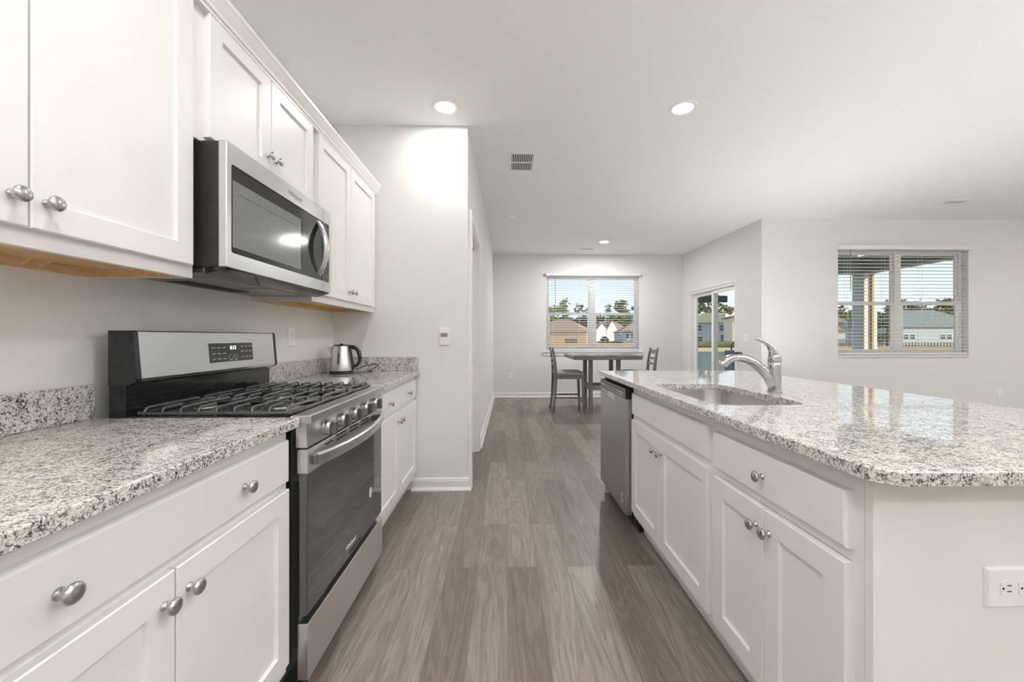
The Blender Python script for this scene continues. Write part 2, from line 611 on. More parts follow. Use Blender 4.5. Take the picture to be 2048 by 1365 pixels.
b = MB()
b.box(XL - T, XL, YB, YP, 0, ZC)
struct(b.build('wall_left', M['wall']))
b = MB()
b.box(XL - T, XP, YP, YP + .075, 0, ZC, .003)
struct(b.build('wall_pantry', M['wall']))


def hx(y):            # the hall wall runs very slightly out of square
    return XP + (y - YP) * (0.06 / (YF - YP))


DY0, DY1, DZ = YP + .095, 4.02, 2.06
b = MB()


def hall(y0, y1, z0, z1):
    b.loops([[(hx(y0), y0, z0), (hx(y0), y0, z1), (hx(y0) - .12, y0, z1), (hx(y0) - .12, y0, z0)],
             [(hx(y1), y1, z0), (hx(y1), y1, z1), (hx(y1) - .12, y1, z1), (hx(y1) - .12, y1, z0)]])


hall(YP + .075, DY0, 0, ZC)
hall(DY0, DY1, DZ, ZC)
hall(DY1, YF, 0, ZC)
struct(b.build('wall_hall', M['wall']))


def wall_y(name, y0, y1, x0, x1, ox0, ox1, oz0, oz1):
    b = MB()
    b.box(x0, ox0, y0, y1, 0, ZC)
    b.box(ox1, x1, y0, y1, 0, ZC)
    b.box(ox0, ox1, y0, y1, 0, oz0)
    b.box(ox0, ox1, y0, y1, oz1, ZC)
    return struct(b.build(name, M['wall']))


W1 = (0.794, 2.578, 0.885, 2.335)
W2 = (4.471, 6.274, 0.905, 2.335)
wall_y('wall_far', YF, YF + T, XL - T, XR + T, *W1)
wall_y('wall_living', YV, YV + T, XR + T, XE + T, *W2)
b = MB()
SY0, SY1, SZ = 5.84, 7.32, 1.97
b.box(XR, XR + T, YV, SY0, 0, ZC)
b.box(XR, XR + T, SY1, YF, 0, ZC)
b.box(XR, XR + T, SY0, SY1, SZ, ZC)
struct(b.build('wall_slider', M['wall']))
b = MB()
b.box(XE, XE + T, YB, YV, 0, ZC)
struct(b.build('wall_right', M['wall']))
b = MB()
b.box(XL - T, XE + T, YB - T, YB, 0, ZC)
struct(b.build('wall_behind', M['wall']))


def base_profile(run):
    """run(offset_from_wall, z) -> (start point, end point); builds a base moulding with a shoe"""
    prof = [(0, 0), (.026, 0), (.026, .010), (.015, .026), (.0135, .030), (.0135, .070), (.011, .078), (.011, .084), (.006, .092), (0, .094)]
    st, en = [], []
    for o, z in prof:
        p, q = run(o, z)
        st.append(p)
        en.append(q)
    b = MB()
    b.loops([st, en])
    return b


struct(base_profile(lambda o, z: ((-.70, YP - o, z), (XP + o, YP - o, z))).build('baseboard_pantry', M['trim']))
struct(base_profile(lambda o, z: ((hx(YF) + o, YF - o, z), (XR - o, YF - o, z))).build('baseboard_far', M['trim']))
struct(base_profile(lambda o, z: ((hx(DY1 + .075) + o, DY1 + .075, z), (hx(YF) + o, YF - o, z))).build('baseboard_hall', M['trim']))
struct(base_profile(lambda o, z: ((XP + o, YP - o, z), (XP + o, DY0 - .06, z))).build('baseboard_corner', M['trim']))
struct(base_profile(lambda o, z: ((XR + T, YV - o, z), (XE, YV - o, z))).build('baseboard_living', M['trim']))
struct(base_profile(lambda o, z: ((XR - o, YV, z), (XR - o, SY0 - .06, z))).build('baseboard_slider', M['trim']))

# corner bead of the pantry wall
# hall doorway with a closed white door set deep in its frame
d2 = bpy.data.objects.new('door_2', None)
COL.objects.link(d2)
struct(d2, 'white door recessed in the cased opening beyond the pantry corner')
b = MB()
b.box(hx(DY1) - .125, hx(DY1) + .001, DY1 - .018, DY1 + .001, 0, DZ)
b.box(hx(DY0) - .125, hx(DY0) + .001, DY0 - .001, DY0 + .018, 0, DZ)
b.box(hx(DY1) - .125, hx(DY1), DY0 + .018, DY1 - .018, DZ - .018, DZ)
b.box(hx(DY1) - .075, hx(DY1) - .04, DY1 - .030, DY1 - .018, 0, DZ - .018)
b.build('jamb', M['trim'], d2)
b = MB()
for o0, o1, th in ((0, .062, .012), (.012, .050, .016)):
    b.box(hx(DY1) - .001, hx(DY1) + th, DY1 + o0, DY1 + o1, 0, DZ + o0)
    b.box(hx(DY0) - .001, hx(DY1) + th, DY0 - o1, DY0 - o0, 0.0, DZ + o0)
    b.box(hx(DY0) - .001, hx(DY1) + th, DY0 - o1, DY1 + o1, DZ + o0, DZ + o1)
b.build('casing', M['trim'], d2)
b = MB()
b.box(hx(DY1) - .118, hx(DY1) - .082, DY0 + .02, DY1 - .02, 0.01, DZ - .02)
for z0, z1 in ((.2, .95), (1.05, 1.9)):
    b.box(hx(DY1) - .082, hx(DY1) - .078, DY0 + .12, DY1 - .12, z0, z1, .003)
b.build('door_panel', M['trim'], d2)


# ------------------------------------------------------------------ windows
def window(name, W, y, label, stool):
    o = bpy.data.objects.new(name, None)
    COL.objects.link(o)
    struct(o, label)
    x0, x1, z0, z1 = W
    xm = (x0 + x1) / 2
    zm = z0 + (z1 - z0) * .492
    yi = y + .085          # inner face of the vinyl frame
    b = MB()
    f = .036
    b.box(x0, x0 + f, yi, y + T, z0, z1)
    b.box(x1 - f, x1, yi, y + T, z0, z1)
    b.box(x0 + f, x1 - f, yi, y + T, z1 - f, z1)
    b.box(x0 + f, x1 - f, yi, y + T, z0, z0 + f)
    b.box(xm - .045, xm + .045, yi - .004, y + T, z0, z1)
    b.build('window_frame', M['vinyl'], o)
    for a0, a1 in ((x0 + f, xm - .045), (xm + .045, x1 - f)):
        b = MB()
        s_ = .022
        b.box(a0, a0 + s_, yi + .03, yi + .05, zm, z1 - f)
        b.box(a1 - s_, a1, yi + .03, yi + .05, zm, z1 - f)
        b.box(a0 + s_, a1 - s_, yi + .03, yi + .05, z1 - f - s_, z1 - f)
        b.box(a0 + s_, a1 - s_, yi + .03, yi + .05, zm, zm + .022)
        b.build('upper_sash', M['vinyl'], o)
        b = MB()
        s_ = .040
        b.box(a0, a0 + s_, yi + .004, yi + .028, z0 + f, zm)
        b.box(a1 - s_, a1, yi + .004, yi + .028, z0 + f, zm)
        b.box(a0, a1, yi + .004, yi + .028, zm, zm + .022)
        b.box(a0 + s_, a1 - s_, yi + .004, yi + .028, zm - .020, zm)
        b.box(a0 + s_, a1 - s_, yi + .004, yi + .028, z0 + f, z0 + f + .045)
        b.box((a0 + a1) / 2 - .03, (a0 + a1) / 2 + .03, yi - .004, yi + .02, zm + .0222, zm + .032)
        b.build('lower_sash', M['vinyl'], o)
        b = MB()
        b.box(a0 + .02, a1 - .02, yi + .038, yi + .042, zm + .02, z1 - f - .02)
        b.build('upper_pane', M['glass'], o)
        b = MB()
        b.box(a0 + .038, a1 - .038, yi + .014, yi + .018, z0 + f + .043, zm - .02)
        b.build('lower_pane', M['glass'], o)
    if stool:
        b = MB()
        b.box(x0 - .065, x1 + .065, y - .035, y + .085, z0 - .022, z0 + .002, .004)
        b.box(x0 - .05, x1 + .05, y - .016, y + .001, z0 - .085, z0 - .022, .003)
        b.build('window_sill', M['trim'], o)
    else:
        b = MB()
        b.box(x0, x1, y - .02, y + .085, z0 - .02, z0 + .002, .003)
        b.build('window_sill', M['trim'], o)
    return o


window('window_1', W1, YF, 'white double window in the far wall behind the dining table', True)
window('window_2', W2, YV, 'white double window in the living-room wall on the right', False)


def blind(W, y, label, pitch):
    x0, x1, z0, z1 = W
    t = thing('window_blind', label, 'blind', ((x0 + x1) / 2, y - .01, z1), 'white slatted window blinds')
    b = MB()
    b.box(x0 - .018, x1 + .018, y - .055, y + .002, z1 - .012, z1 + .042, .004)
    b.build('valance', M['slat'], t)
    b = MB()
    z = z1 - .05
    zz = []
    while z > z0 + .06:
        zz.append(z)
        z -= pitch
    for z in zz:
        R = []
        for xx in (x0 + .012, x1 - .012):
            R.append([(xx, y + .006, z), (xx, y + .0285, z + .003), (xx, y + .051, z), (xx, y + .051, z - .0028), (xx, y + .0285, z + .0002), (xx, y + .006, z - .0028)])
        b.loops(R)
    b.build('slats', M['slat'], t)
    b = MB()
    b.box(x0 + .012, x1 - .012, y + .006, y + .052, z0 + .012, z0 + .034, .004)
    b.build('bottom_rail', M['slat'], t)
    b = MB()
    n = 4
    for i in range(n):
        xx = x0 + .13 + (x1 - x0 - .26) * i / (n - 1)
        for yy in (y + .005, y + .052):
            b.box(xx - .0008, xx + .0008, yy - .0008, yy + .0008, z0 + .02, z1 - .01)
    b.build('ladder_cord', M['slat'], t)
    b = MB()
    b.tube([(x0 + .165, y - .004, z1 - .01), (x0 + .17, y - .006, z1 - .56)], .0045, 8)
    b.build('tilt_wand', M['dark_steel'] if False else M['filter'], t)
    return t


blind(W1, YF, 'white slatted blind on the far window behind the dining table', .0465)
blind(W2, YV, 'white slatted blind on the living-room window right of the faucet', .0465)

# sliding glass door
sd = bpy.data.objects.new('door_1', None)
COL.objects.link(sd)
struct(sd, 'white sliding glass door to the porch')
b = MB()
c_ = .058
for o0, o1, th in ((0, c_, .012), (.010, .046, .018)):
    b.box(XR - th, XR + .001, SY0 - o1, SY0 - o0, 0, SZ + o0)
    b.box(XR - th, XR + .001, SY1 + o0, SY1 + o1, 0, SZ + o0)
    b.box(XR - th, XR + .001, SY0 - o1, SY1 + o1, SZ + o0, SZ + o1)
b.build('casing', M['trim'], sd)
b = MB()
b.box(XR, XR + T, SY0, SY0 + .03, 0, SZ)
b.box(XR, XR + T, SY1 - .03, SY1, 0, SZ)
b.box(XR, XR + T, SY0 + .03, SY1 - .03, SZ - .03, SZ)
b.box(XR, XR + T, SY0 + .03, SY1 - .03, 0, .025)
b.build('door_frame', M['vinyl'], sd)
SM = (SY0 + SY1) / 2
for a0, a1, xo in ((SY0 + .03, SM + .035, .045), (SM - .035, SY1 - .03, .085)):
    b = MB()
    s_ = .062
    b.box(XR + xo, XR + xo + .03, a0, a0 + s_, .025, SZ - .03)
    b.box(XR + xo, XR + xo + .03, a1 - s_, a1, .025, SZ - .03)
    b.box(XR + xo, XR + xo + .03, a0 + s_, a1 - s_, SZ - .09, SZ - .03)
    b.box(XR + xo, XR + xo + .03, a0 + s_, a1 - s_, .025, .11)
    pnl = b.build('sliding_panel', M['vinyl'], sd)
    b = MB()
    b.box(XR + xo + .012, XR + xo + .018, a0 + s_ - .004, a1 - s_ + .004, .105, SZ - .086)
    b.build('pane', M['glass'], pnl)


# ------------------------------------------------------------------ ceiling fittings
LENS = {}


def lens_mat(k):
    if k not in LENS:
        LENS[k] = mat('lamp_lens', (1, 1, 1), 0.5, emis=(1.0, 0.982, 0.955), estr=LAMP_STRENGTH * k)
    return LENS[k]


def downlight(x, y, label, k=1.0):
    t = thing('recessed_light', label, 'ceiling light', (x, y, ZC), 'round recessed ceiling lights')
    b = MB()
    b.lathe([(.066, -.004), (.076, -.007), (.090, -.005), (.094, .0), (.066, .0)], (x, y, ZC), 'Z', 32)
    b.build('trim_ring', M['plastic_white'], t, 40)
    b = MB()
    b.lathe([(.066, -.0045), (.040, -.0055), (.0, -.006)], (x, y, ZC), 'Z', 32)
    b.build('lens', lens_mat(k), t)


downlight(-.41, 2.756, 'round recessed light in front of the pantry wall above the stove aisle', .36)
downlight(1.233, 2.729, 'round recessed light above the kitchen island sink', .6)
downlight(1.648, 6.589, 'small far recessed light above the dining table', 2.1)
for x, y in ((-.41, .55), (1.233, .55), (-.41, -1.6), (1.233, -1.6), (4.4, .2), (6.6, .2), (6.9, 3.2), (4.4, -2.0), (6.6, -2.0)):
    downlight(x, y, 'round recessed ceiling light outside the picture', .75 if x < 2 else 1.0)


def fill_torchiere(x, y, label, k):  # unseen uplighter added so its bounce brightens the ceiling
    t = thing('added_uplighter', label, 'added fill lamp', (x, y, 0))
    b = MB()
    b.lathe([(.14, 0), (.14, .012), (.03, .03), (0, .03)], (x, y, 0), 'Z', 28)
    b.build('base', M['nickel'], t, 40)
    b = MB()
    b.lathe([(.012, .03), (.012, 1.68), (0, 1.68)], (x, y, 0), 'Z', 14)
    b.build('pole', M['nickel'], t, 40)
    b = MB()
    b.lathe([(.02, 1.67), (.10, 1.70), (.165, 1.775), (.170, 1.80), (.164, 1.80), (.155, 1.775), (.0, 1.765)], (x, y, 0), 'Z', 32)
    b.build('bowl', M['nickel'], t, 40)
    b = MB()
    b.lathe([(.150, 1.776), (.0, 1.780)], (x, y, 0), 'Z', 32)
    b.build('lens', mat('fill_uplight_lens', (1, 1, 1), 0.5, emis=(0.97, 0.985, 1.0), estr=FILL_UPLIGHT_STRENGTH * k), t)


fill_torchiere(.25, -1.5, 'added unseen nickel uplighter in the room behind the camera', .55)
fill_torchiere(3.3, -.4, 'added unseen nickel uplighter in the living room by the island', 1.0)
fill_torchiere(6.4, 1.2, 'added unseen nickel uplighter in the right half of the living room', .85)


def added_can_uplight(x, y, label, k):  # low lamp added out of view behind the island to lift the ceiling
    t = thing('added_can_uplight', label, 'added fill lamp', (x, y, 0))
    b = MB()
    b.lathe([(.13, 0), (.13, .40), (.125, .44), (.117, .44), (.112, .42), (0, .418)], (x, y, 0), 'Z', 32)
    b.build('housing', M['nickel'], t, 40)
    b = MB()
    b.lathe([(.110, .421), (0, .423)], (x, y, 0), 'Z', 32)
    b.build('lens', mat('fill_uplight_lens', (1, 1, 1), 0.5, emis=(0.97, 0.985, 1.0), estr=FILL_UPLIGHT_STRENGTH * k), t)


added_can_uplight(2.75, 2.55, 'added hidden nickel can uplight on the floor behind the island', .16)
added_can_uplight(3.05, 4.05, 'added hidden nickel can uplight on the floor where the living room meets the nook', .33)


def register(name, x, y, wx, wy, label, rows):
    t = thing(name, label, 'vent', (x, y, ZC))
    b = MB()
    fr = .022
    b.box(x - wx / 2, x - wx / 2 + fr, y - wy / 2, y + wy / 2, ZC - .006, ZC, .002)
    b.box(x + wx / 2 - fr, x + wx / 2, y - wy / 2, y + wy / 2, ZC - .006, ZC, .002)
    b.box(x - wx / 2 + fr, x + wx / 2 - fr, y - wy / 2, y - wy / 2 + fr, ZC - .006, ZC, .002)
    b.box(x - wx / 2 + fr, x + wx / 2 - fr, y + wy / 2 - fr, y + wy / 2, ZC - .006, ZC, .002)
    if rows == 2:
        b.box(x - wx / 2 + fr, x + wx / 2 - fr, y - .008, y + .008, ZC - .006, ZC)
    b.build('frame', M['plastic_white'], t)
    b = MB()
    n = max(6, int((wx - 2 * fr) / .0155))
    for i in range(n):
        xx = x - wx / 2 + fr + (wx - 2 * fr) * (i + .5) / n
        b.bar((xx, y - wy / 2 + fr, ZC - .004), (xx, y + wy / 2 - fr, ZC - .004), .0065, .002)
    b.build('louvres', M['plastic_white'], t)
    b = MB()
    b.box(x - wx / 2 + .01, x + wx / 2 - .01, y - wy / 2 + .01, y + wy / 2 - .01, ZC - .0008, ZC)
    b.build('duct_opening', M['slot'], t)


register('ceiling_vent', .155, 3.607, .235, .375, 'white ceiling vent with two rows of louvres near the pantry corner', 2)
register('ceiling_vent', 1.475, 7.13, .27, .13, 'small white ceiling vent just in front of the far window', 1)
register('ceiling_vent', 5.28, 4.55, .27, .16, 'white ceiling vent in the living room above the right window', 1)
t = thing('smoke_detector', 'round white smoke detector on the ceiling beyond the vent', 'smoke detector', (.06, 5.23, ZC))
b = MB()
b.lathe([(.070, 0), (.070, -.012), (.062, -.024), (.055, -.026)], (.06, 5.23, ZC), 'Z', 28)
b.build('housing', M['plastic_white'], t, 40)
b = MB()
b.lathe([(.054, -.026), (.050, -.034), (.02, -.037), (0, -.037)], (.06, 5.23, ZC), 'Z', 28)
b.build('cover', M['plastic_white'], t, 40)


# ------------------------------------------------------------------ cabinets
def hinge_free_cabinet(name, label, loc):
    return thing(name, label, 'cabinet', loc)


def door(root, y0, y1, z0, z1, xf, d, ky, kz):
    b = MB()
    b.shaker(y0, y1, z0, z1, xf, d)
    o = b.build('door', M['cab'], root)
    b = MB()
    b.knob(xf, ky, kz, d)
    b.build('knob', M['nickel'], o, 50)
    return o


def drawer(root, y0, y1, z0, z1, xf, d, kys, kz, name='drawer'):
    b = MB()
    b.slabfront(y0, y1, z0, z1, xf, d)
    o = b.build(name, M['cab'], root)
    for ky in kys:
        b = MB()
        b.knob(xf, ky, kz, d)
        b.build('knob', M['nickel'], o, 50)
    return o


def upper(label, y0, y1, z0, z1, doors, wood=True):
    """wall cabinet; doors = [(y0, y1, knob_y)], door z range, knob z"""
    xb, xf = XL, -.98
    t = hinge_free_cabinet('wall_cabinet', label, (xb, (y0 + y1) / 2, z0))
    b = MB()
    b.box(xb, xf - .019, y0, y0 + .012, z0, z1)
    b.box(xb, xf - .019, y1 - .012, y1, z0, z1)
    b.box(xb, xf - .019, y0 + .012, y1 - .012, z1 - .012, z1)
    # face frame
    sw = .038 if wood else .056
    b.box(xf - .019, xf, y0, y0 + sw, z0, z1)
    b.box(xf - .019, xf, y1 - .038, y1, z0, z1)
    b.box(xf - .019, xf, y0 + sw, y1 - .038, z0, z0 + .04)
    b.box(xf - .019, xf, y0 + sw, y1 - .038, z1 - .04, z1)
    b.box(xf - .019, xf, (y0 + y1) / 2 - .02, (y0 + y1) / 2 + .02, z0 + .04, z1 - .04)
    b.build('carcass', M['cab'], t)
    b = MB()
    b.box(xb, xf - .019, y0 + .012, y1 - .012, z0 + .026, z0 + .038)
    b.box(xb, xb + .016, y0 + .012, y1 - .012, z0, z0 + .026)
    if wood:
        b.box(xb + .016, xf - .02, y0 + .0122, y0 + .0145, z0 + .001, z0 + .026)
        b.box(xb + .016, xf - .02, y1 - .0145, y1 - .0122, z0 + .001, z0 + .026)
        for yy in (y0 + .48 * (y1 - y0), y0 + .80 * (y1 - y0)):
            for s_ in (-1, 1):
                b.loops([[(xb + .016, yy + s_ * .03, z0 + .026), (xb + .016, yy + s_ * .012, z0 + .026), (xb + .016, yy + s_ * .021, z0 + .003)],
                         [(xb + .05, yy + s_ * .03, z0 + .026), (xb + .05, yy + s_ * .012, z0 + .026), (xb + .05, yy + s_ * .021, z0 + .024)]])
    b.build('underside', M['bare_wood'] if wood else M['cab'], t)
    for a0, a1, k, dz0, dz1, kz in doors:
        door(t, a0, a1, dz0, dz1, xf + .02, 1, k, kz)
    return t


upper('white wall cabinet nearest the camera, left of the microwave', .385, 1.272, 1.335, 2.245,
      [(.405, .8265, .797, 1.372, 2.215, 1.43), (.8305, 1.252, .857, 1.372, 2.215, 1.43)])
upper('short white wall cabinet directly above the microwave', 1.272, 2.045, 1.782, 2.245,
      [(1.318, 1.659, 1.633, 1.802, 2.215, 1.884), (1.664, 2.018, 1.691, 1.802, 2.215, 1.884)], wood=False)
upper('tall white wall cabinet between the microwave and the pantry wall', 2.045, 2.995, 1.335, 2.245,
      [(2.078, 2.503, 2.474, 1.372, 2.215, 1.43), (2.508, 2.965, 2.54, 1.372, 2.215, 1.43)])

prof = [(-.982, 2.208), (-.958, 2.208), (-.957, 2.218), (-.952, 2.222), (-.950, 2.232), (-.941, 2.250), (-.933, 2.268), (-.930, 2.272), (-.930, 2.287), (-.982, 2.287)]
b = MB()
b.loops([[(x, .35, z) for x, z in prof], [(x, YP - .001, z) for x, z in prof]])
tag(b.build('crown_moulding', M['cab']), 'white crown moulding running along the tops of the wall cabinets', 'moulding')


def base_carcass(t, y0, y1, xb, xf, zt, d, side_mat=None):
    """xf: face-frame front; d: outward direction"""
    b = MB()
    z0 = .11
    b.box(xb, xf - d * .019, y0, y0 + .016, z0, zt)
    b.box(xb, xf - d * .019, y1 - .016, y1, z0, zt)
    b.box(xb, xf - d * .019, y0 + .016, y1 - .016, z0, z0 + .016)
    b.box(xb, xb + d * .010, y0 + .016, y1 - .016, z0 + .016, zt)
    b.box(xf - d * .019, xf, y0, y0 + .032, z0, zt)
    b.box(xf - d * .019, xf, y1 - .032, y1, z0, zt)
    for a0, a1 in ((z0, z0 + .045), (.665, .720), (zt - .058, zt)):
        b.box(xf - d * .019, xf, y0 + .032, y1 - .032, a0, a1)
    b.build('carcass', M['cab'], t)
    b = MB()
    b.box(xf - d * .075, xf - d * .062, y0, y1, 0, z0)
    b.build('toe_kick', M['cab'], t)


t = hinge_free_cabinet('base_cabinet', 'white base cabinet under the near counter, left of the stove', (XL, .81, 0))
base_carcass(t, .375, 1.2525, XL + .01, -.68, .869, 1)
drawer(t, .395, 1.236, .708, .836, -.66, 1, (.604, 1.0245), .771)
door(t, .395, .8135, .150, .686, -.66, 1, .7855, .629)
door(t, .8175, 1.236, .150, .686, -.66, 1, .847, .629)

t = hinge_free_cabinet('base_cabinet', 'white base cabinet between the stove and the pantry wall', (XL, 2.51, 0))
base_carcass(t, 2.030, 2.995, XL + .01, -.68, .869, 1)
drawer(t, 2.046, 2.972, .708, .836, -.66, 1, (2.287, 2.733), .771)
door(t, 2.046, 2.5035, .150, .686, -.66, 1, 2.475, .630)
door(t, 2.5075, 2.972, .150, .686, -.66, 1, 2.537, .630)


def slab(name, label, x0, x1, y0, y1, rs=None):
    b = MB()
    b.prism(lambda i: rrect(x0 + i, x1 - i, y0 + i, y1 - i, .004, 2), .870, .900, (), .0028)
    return tag(b.build(name, M['granite'], None), label, 'countertop')


slab('countertop', 'speckled granite countertop in the near left corner beside the stove', XL + .002, -.640, .36, 1.259)
slab('countertop', 'speckled granite countertop under the kettle by the pantry wall', XL + .002, -.640, 2.0255, YP - .001)


def splash(label, x0, x1, y0, y1):
    b = MB()
    b.box(x0, x1, y0, y1, .9003, 1.004, .0025)
    tag(b.build('backsplash', M['granite']), label, 'backsplash')


splash('low granite backsplash along the wall left of the stove', XL + .001, XL + .021, .36, 1.259)
splash('low granite backsplash along the wall between stove and kettle', XL + .001, XL + .021, 2.0255, YP - .0215)
splash('low granite side splash against the pantry wall behind the kettle', XL + .001, -.644, YP - .021, YP - .001)

# ------------------------------------------------------------------ microwave
Y0, Y1 = 1.287, 2.043
mw = thing('microwave', 'stainless over-the-range microwave hanging below the short cabinet', 'microwave', (XL, (Y0 + Y1) / 2, 1.37))
b = MB()
b.box(XL + .002, -.910, Y0 + .004, Y1 - .004, 1.375, 1.779, .004)
b.build('body', M['mw_side'], mw)


def ring_x(outer, inner, xb, xf, ease=.003):
    """picture-frame plate in a plane x=const; outer/inner = lists of (y, z)"""
    b = MB()

    def off(pts, k):
        cy = sum(p[0] for p in pts) / len(pts)
        cz = sum(p[1] for p in pts) / len(pts)
        return [(p[0] + (cy - p[0]) * k, p[1] + (cz - p[1]) * k) for p in pts]
    R = [[(xb, y, z) for y, z in outer], [(xf - ease, y, z) for y, z in outer], [(xf, y, z) for y, z in off(outer, .008)],
         [(xf, y, z) for y, z in inner], [(xb, y, z) for y, z in inner]]
    b.loops(R, closed=True)
    return b


ring_x(rrect(Y0, 1.966, 1.374, 1.780, .004), rrect(Y0 + .022, 1.9655, 1.424, 1.712, .010), -.909, -.885).build('door_frame', M['steel'], mw)
ring_x(rrect(1.967, Y1, 1.374, 1.780, .004), rrect(1.9675, Y1 - .02, 1.424, 1.712, .010), -.909, -.885).build('panel_frame', M['steel'], mw)
b = MB()
b.box(-.908, -.889, Y0 + .02, 1.966, 1.422, 1.714)
dg = b.build('door_glass', M['mw_glass'], mw)
b = MB()
b.box(-.8895, -.8885, Y0 + .034, 1.755, 1.445, 1.664)
b.build('window_screen', M['mw_screen'], dg)
b = MB()
b.box(-.8887, -.8883, Y0 + .06, 1.74, 1.625, 1.6265)
b.build('window_line', M['slot'], dg)
b = MB()
b.box(-.908, -.8885, 1.967, Y1 - .018, 1.422, 1.714)
cp = b.build('control_panel', M['mw_glass'], mw)
for i in range(9):
    b = MB()
    for j in range(2):
        b.box(-.8887, -.8881, 1.984 + j * .018, 1.993 + j * .018, 1.45 + i * .026, 1.453 + i * .026)
    b.build('lettering', M['grey_print'], cp)
# handle: a bowed vertical bar
b = MB()
secs = []
for i in range(17):
    k = i / 16.0
    z = 1.443 + k * (1.702 - 1.443)
    bow = math.sin(PI * k)
    x = -.884 + .040 * bow ** .8
    yy = 1.917 + .0
    wd = .017 + .006 * bow
    secs.append([(x - .011, yy - wd, z), (x - .004, yy - wd, z), (x + .003, yy - wd * .5, z), (x + .005, yy, z), (x + .003, yy + wd * .5, z), (x - .004, yy + wd, z), (x - .011, yy + wd, z)])
b.loops(secs)
b.build('handle', M['steel'], mw, 50)
b = MB()
# sloping vent lip and the underside
b.loops([[(-.889, Y0 + .006, 1.373), (-.895, Y0 + .006, 1.369), (-.955, Y0 + .006, 1.352), (-.96, Y0 + .006, 1.3745), (-.91, Y0 + .006, 1.3745)],
         [(-.889, Y1 - .006, 1.373), (-.895, Y1 - .006, 1.369), (-.955, Y1 - .006, 1.352), (-.96, Y1 - .006, 1.3745), (-.91, Y1 - .006, 1.3745)]])
b.build('vent_lip', M['black_gloss'], mw)
b = MB()
b.box(XL + .01, -.96, Y0 + .008, Y1 - .008, 1.356, 1.3745, .003)
un = b.build('underside', M['dark_steel'], mw)
b = MB()
b.box(-1.12, -.99, Y0 + .10, Y0 + .34, 1.354, 1.3565, .001)
b.build('grease_filter', M['filter'], un)
b = MB()
b.box(-1.12, -.99, Y1 - .34, Y1 - .10, 1.354, 1.3565, .001)
b.build('grease_filter', M['filter'], un)
b = MB()
b.box(-1.24, -1.16, Y0 + .2, Y1 - .2, 1.354, 1.3565, .001)
b.build('lamp_cover', M['slot'], un)
text('logo', 'Whirlpool', .026, (-.8846, 1.70, 1.746), (0, 1, 0), (0, 0, 1), M['grey_print'], mw, shear=.15)

# ------------------------------------------------------------------ gas range
Y0, Y1 = 1.2625, 2.0215
YM = (Y0 + Y1) / 2
st = thing('gas_stove', 'stainless and black freestanding gas stove with five front knobs', 'stove', (-.95, YM, 0))
b = MB()
b.box(-1.228, -.648, Y0 + .004, Y1 - .004, .03, .884)
b.build('body', M['black_gloss'], st)
for x in (-1.18, -.70):
    for y in (Y0 + .05, Y1 - .05):
        b = MB()
        b.lathe([(.018, 0), (.018, .008), (.008, .01), (.008, .035)], (x, y, 0), 'Z', 12)
        b.build('levelling_foot', M['black'], st)
b = MB()
b.box(-1.180, -.664, Y0, Y1, .884, .904, .006)
b.build('cooktop', M['black_gloss'], st)
b = MB()
b.box(-.666, -.608, Y0 - .0, Y1, .878, .9055, .003)
b.build('front_trim', M['steel'], st)
b = MB()
b.loops([[(-.655, Y0 + .001, .803), (-.620, Y0 + .001, .803), (-.624, Y0 + .001, .878), (-.655, Y0 + .001, .878)],
         [(-.655, Y1 - .001, .803), (-.620, Y1 - .001, .803), (-.624, Y1 - .001, .878), (-.655, Y1 - .001, .878)]])
pan = b.build('control_panel', M['steel'], st)
for i in range(5):
    yk = 1.392 + .125 * i
    b = MB()
    b.lathe([(.0245, 0), (.0255, .003), (.0250, .022), (.0235, .0245), (0, .0245)], (-.622, yk, .838), 'X', 32)
    kb = b.build('knob', M['steel_v'], st, 40)
    b = MB()
    b.box(-.606, -.581, yk - .0105, yk + .0105, .838 - .0235, .838 + .0235, .003)
    b.build('knob_grip', M['dark_steel'], kb)
# oven door
b = MB()
b.box(-.652, -.622, Y0 + .004, Y1 - .004, .272, .719, .002)
dr = b.build('oven_door', M['oven_glass'], st)
b = MB()
b.box(-.654, -.618, Y0 + .003, Y1 - .003, .719, .797, .003)
tb = b.build('door_top_band', M['steel'], st)
for yc in (1.36, 1.45, 1.475, 1.56, 1.72, 1.81, 1.835, 1.92):
    pass
b = MB()
for k, (ya, yb) in enumerate(((1.385, 1.44), (1.475, 1.565), (1.60, 1.685), (1.72, 1.81), (1.845, 1.90))):
    rows = (0,) if k in (0, 4) else (-.0075, .0075)
    for rz in rows:
        b.box(-.6185, -.6172, ya, yb, .781 + rz - .0035, .781 + rz + .0035, .001)
b.build('vent_slots', M['slot'], tb)
# bowed handle
b = MB()
secs = []
for i in range(25):
    k = i / 24.0
    y = Y0 + .036 + k * (Y1 - Y0 - .072)
    bow = math.sin(PI * k) ** .75
    x = -.601 + .036 * bow
    zc = .757 - .006 * bow
    h = .019
    secs.append([(x - .012, y, zc - h), (x - .003, y, zc - h - .001), (x, y, zc - h + .004), (x, y, zc + h - .006), (x - .004, y, zc + h), (x - .012, y, zc + h)])
b.loops(secs)
hd = b.build('handle', M['steel'], st, 30)
for y in (Y0 + .040, Y1 - .040):
    b = MB()
    b.box(-.6195, -.602, y - .012, y + .012, .741, .773, .003)
    b.build('handle_bracket', M['dark_steel'], hd)
text('logo', 'Whirlpool', .024, (-.6215, YM - .02, .318), (0, 1, 0), (0, 0, 1), M['white_print'], dr, shear=.15)
b = MB()
b.box(-.6222, -.6212, YM - .035, YM + .095, .282, .292, .0004)
b.build('door_vent', M['slot'], dr)
b = MB()
b.lathe([(.024, 0), (.024, .0006), (0, .0006)], (-.622, 1.857, .432), 'X', 28, (.72, 1.0))
sk = b.build('sticker', M['plastic_white'], dr)
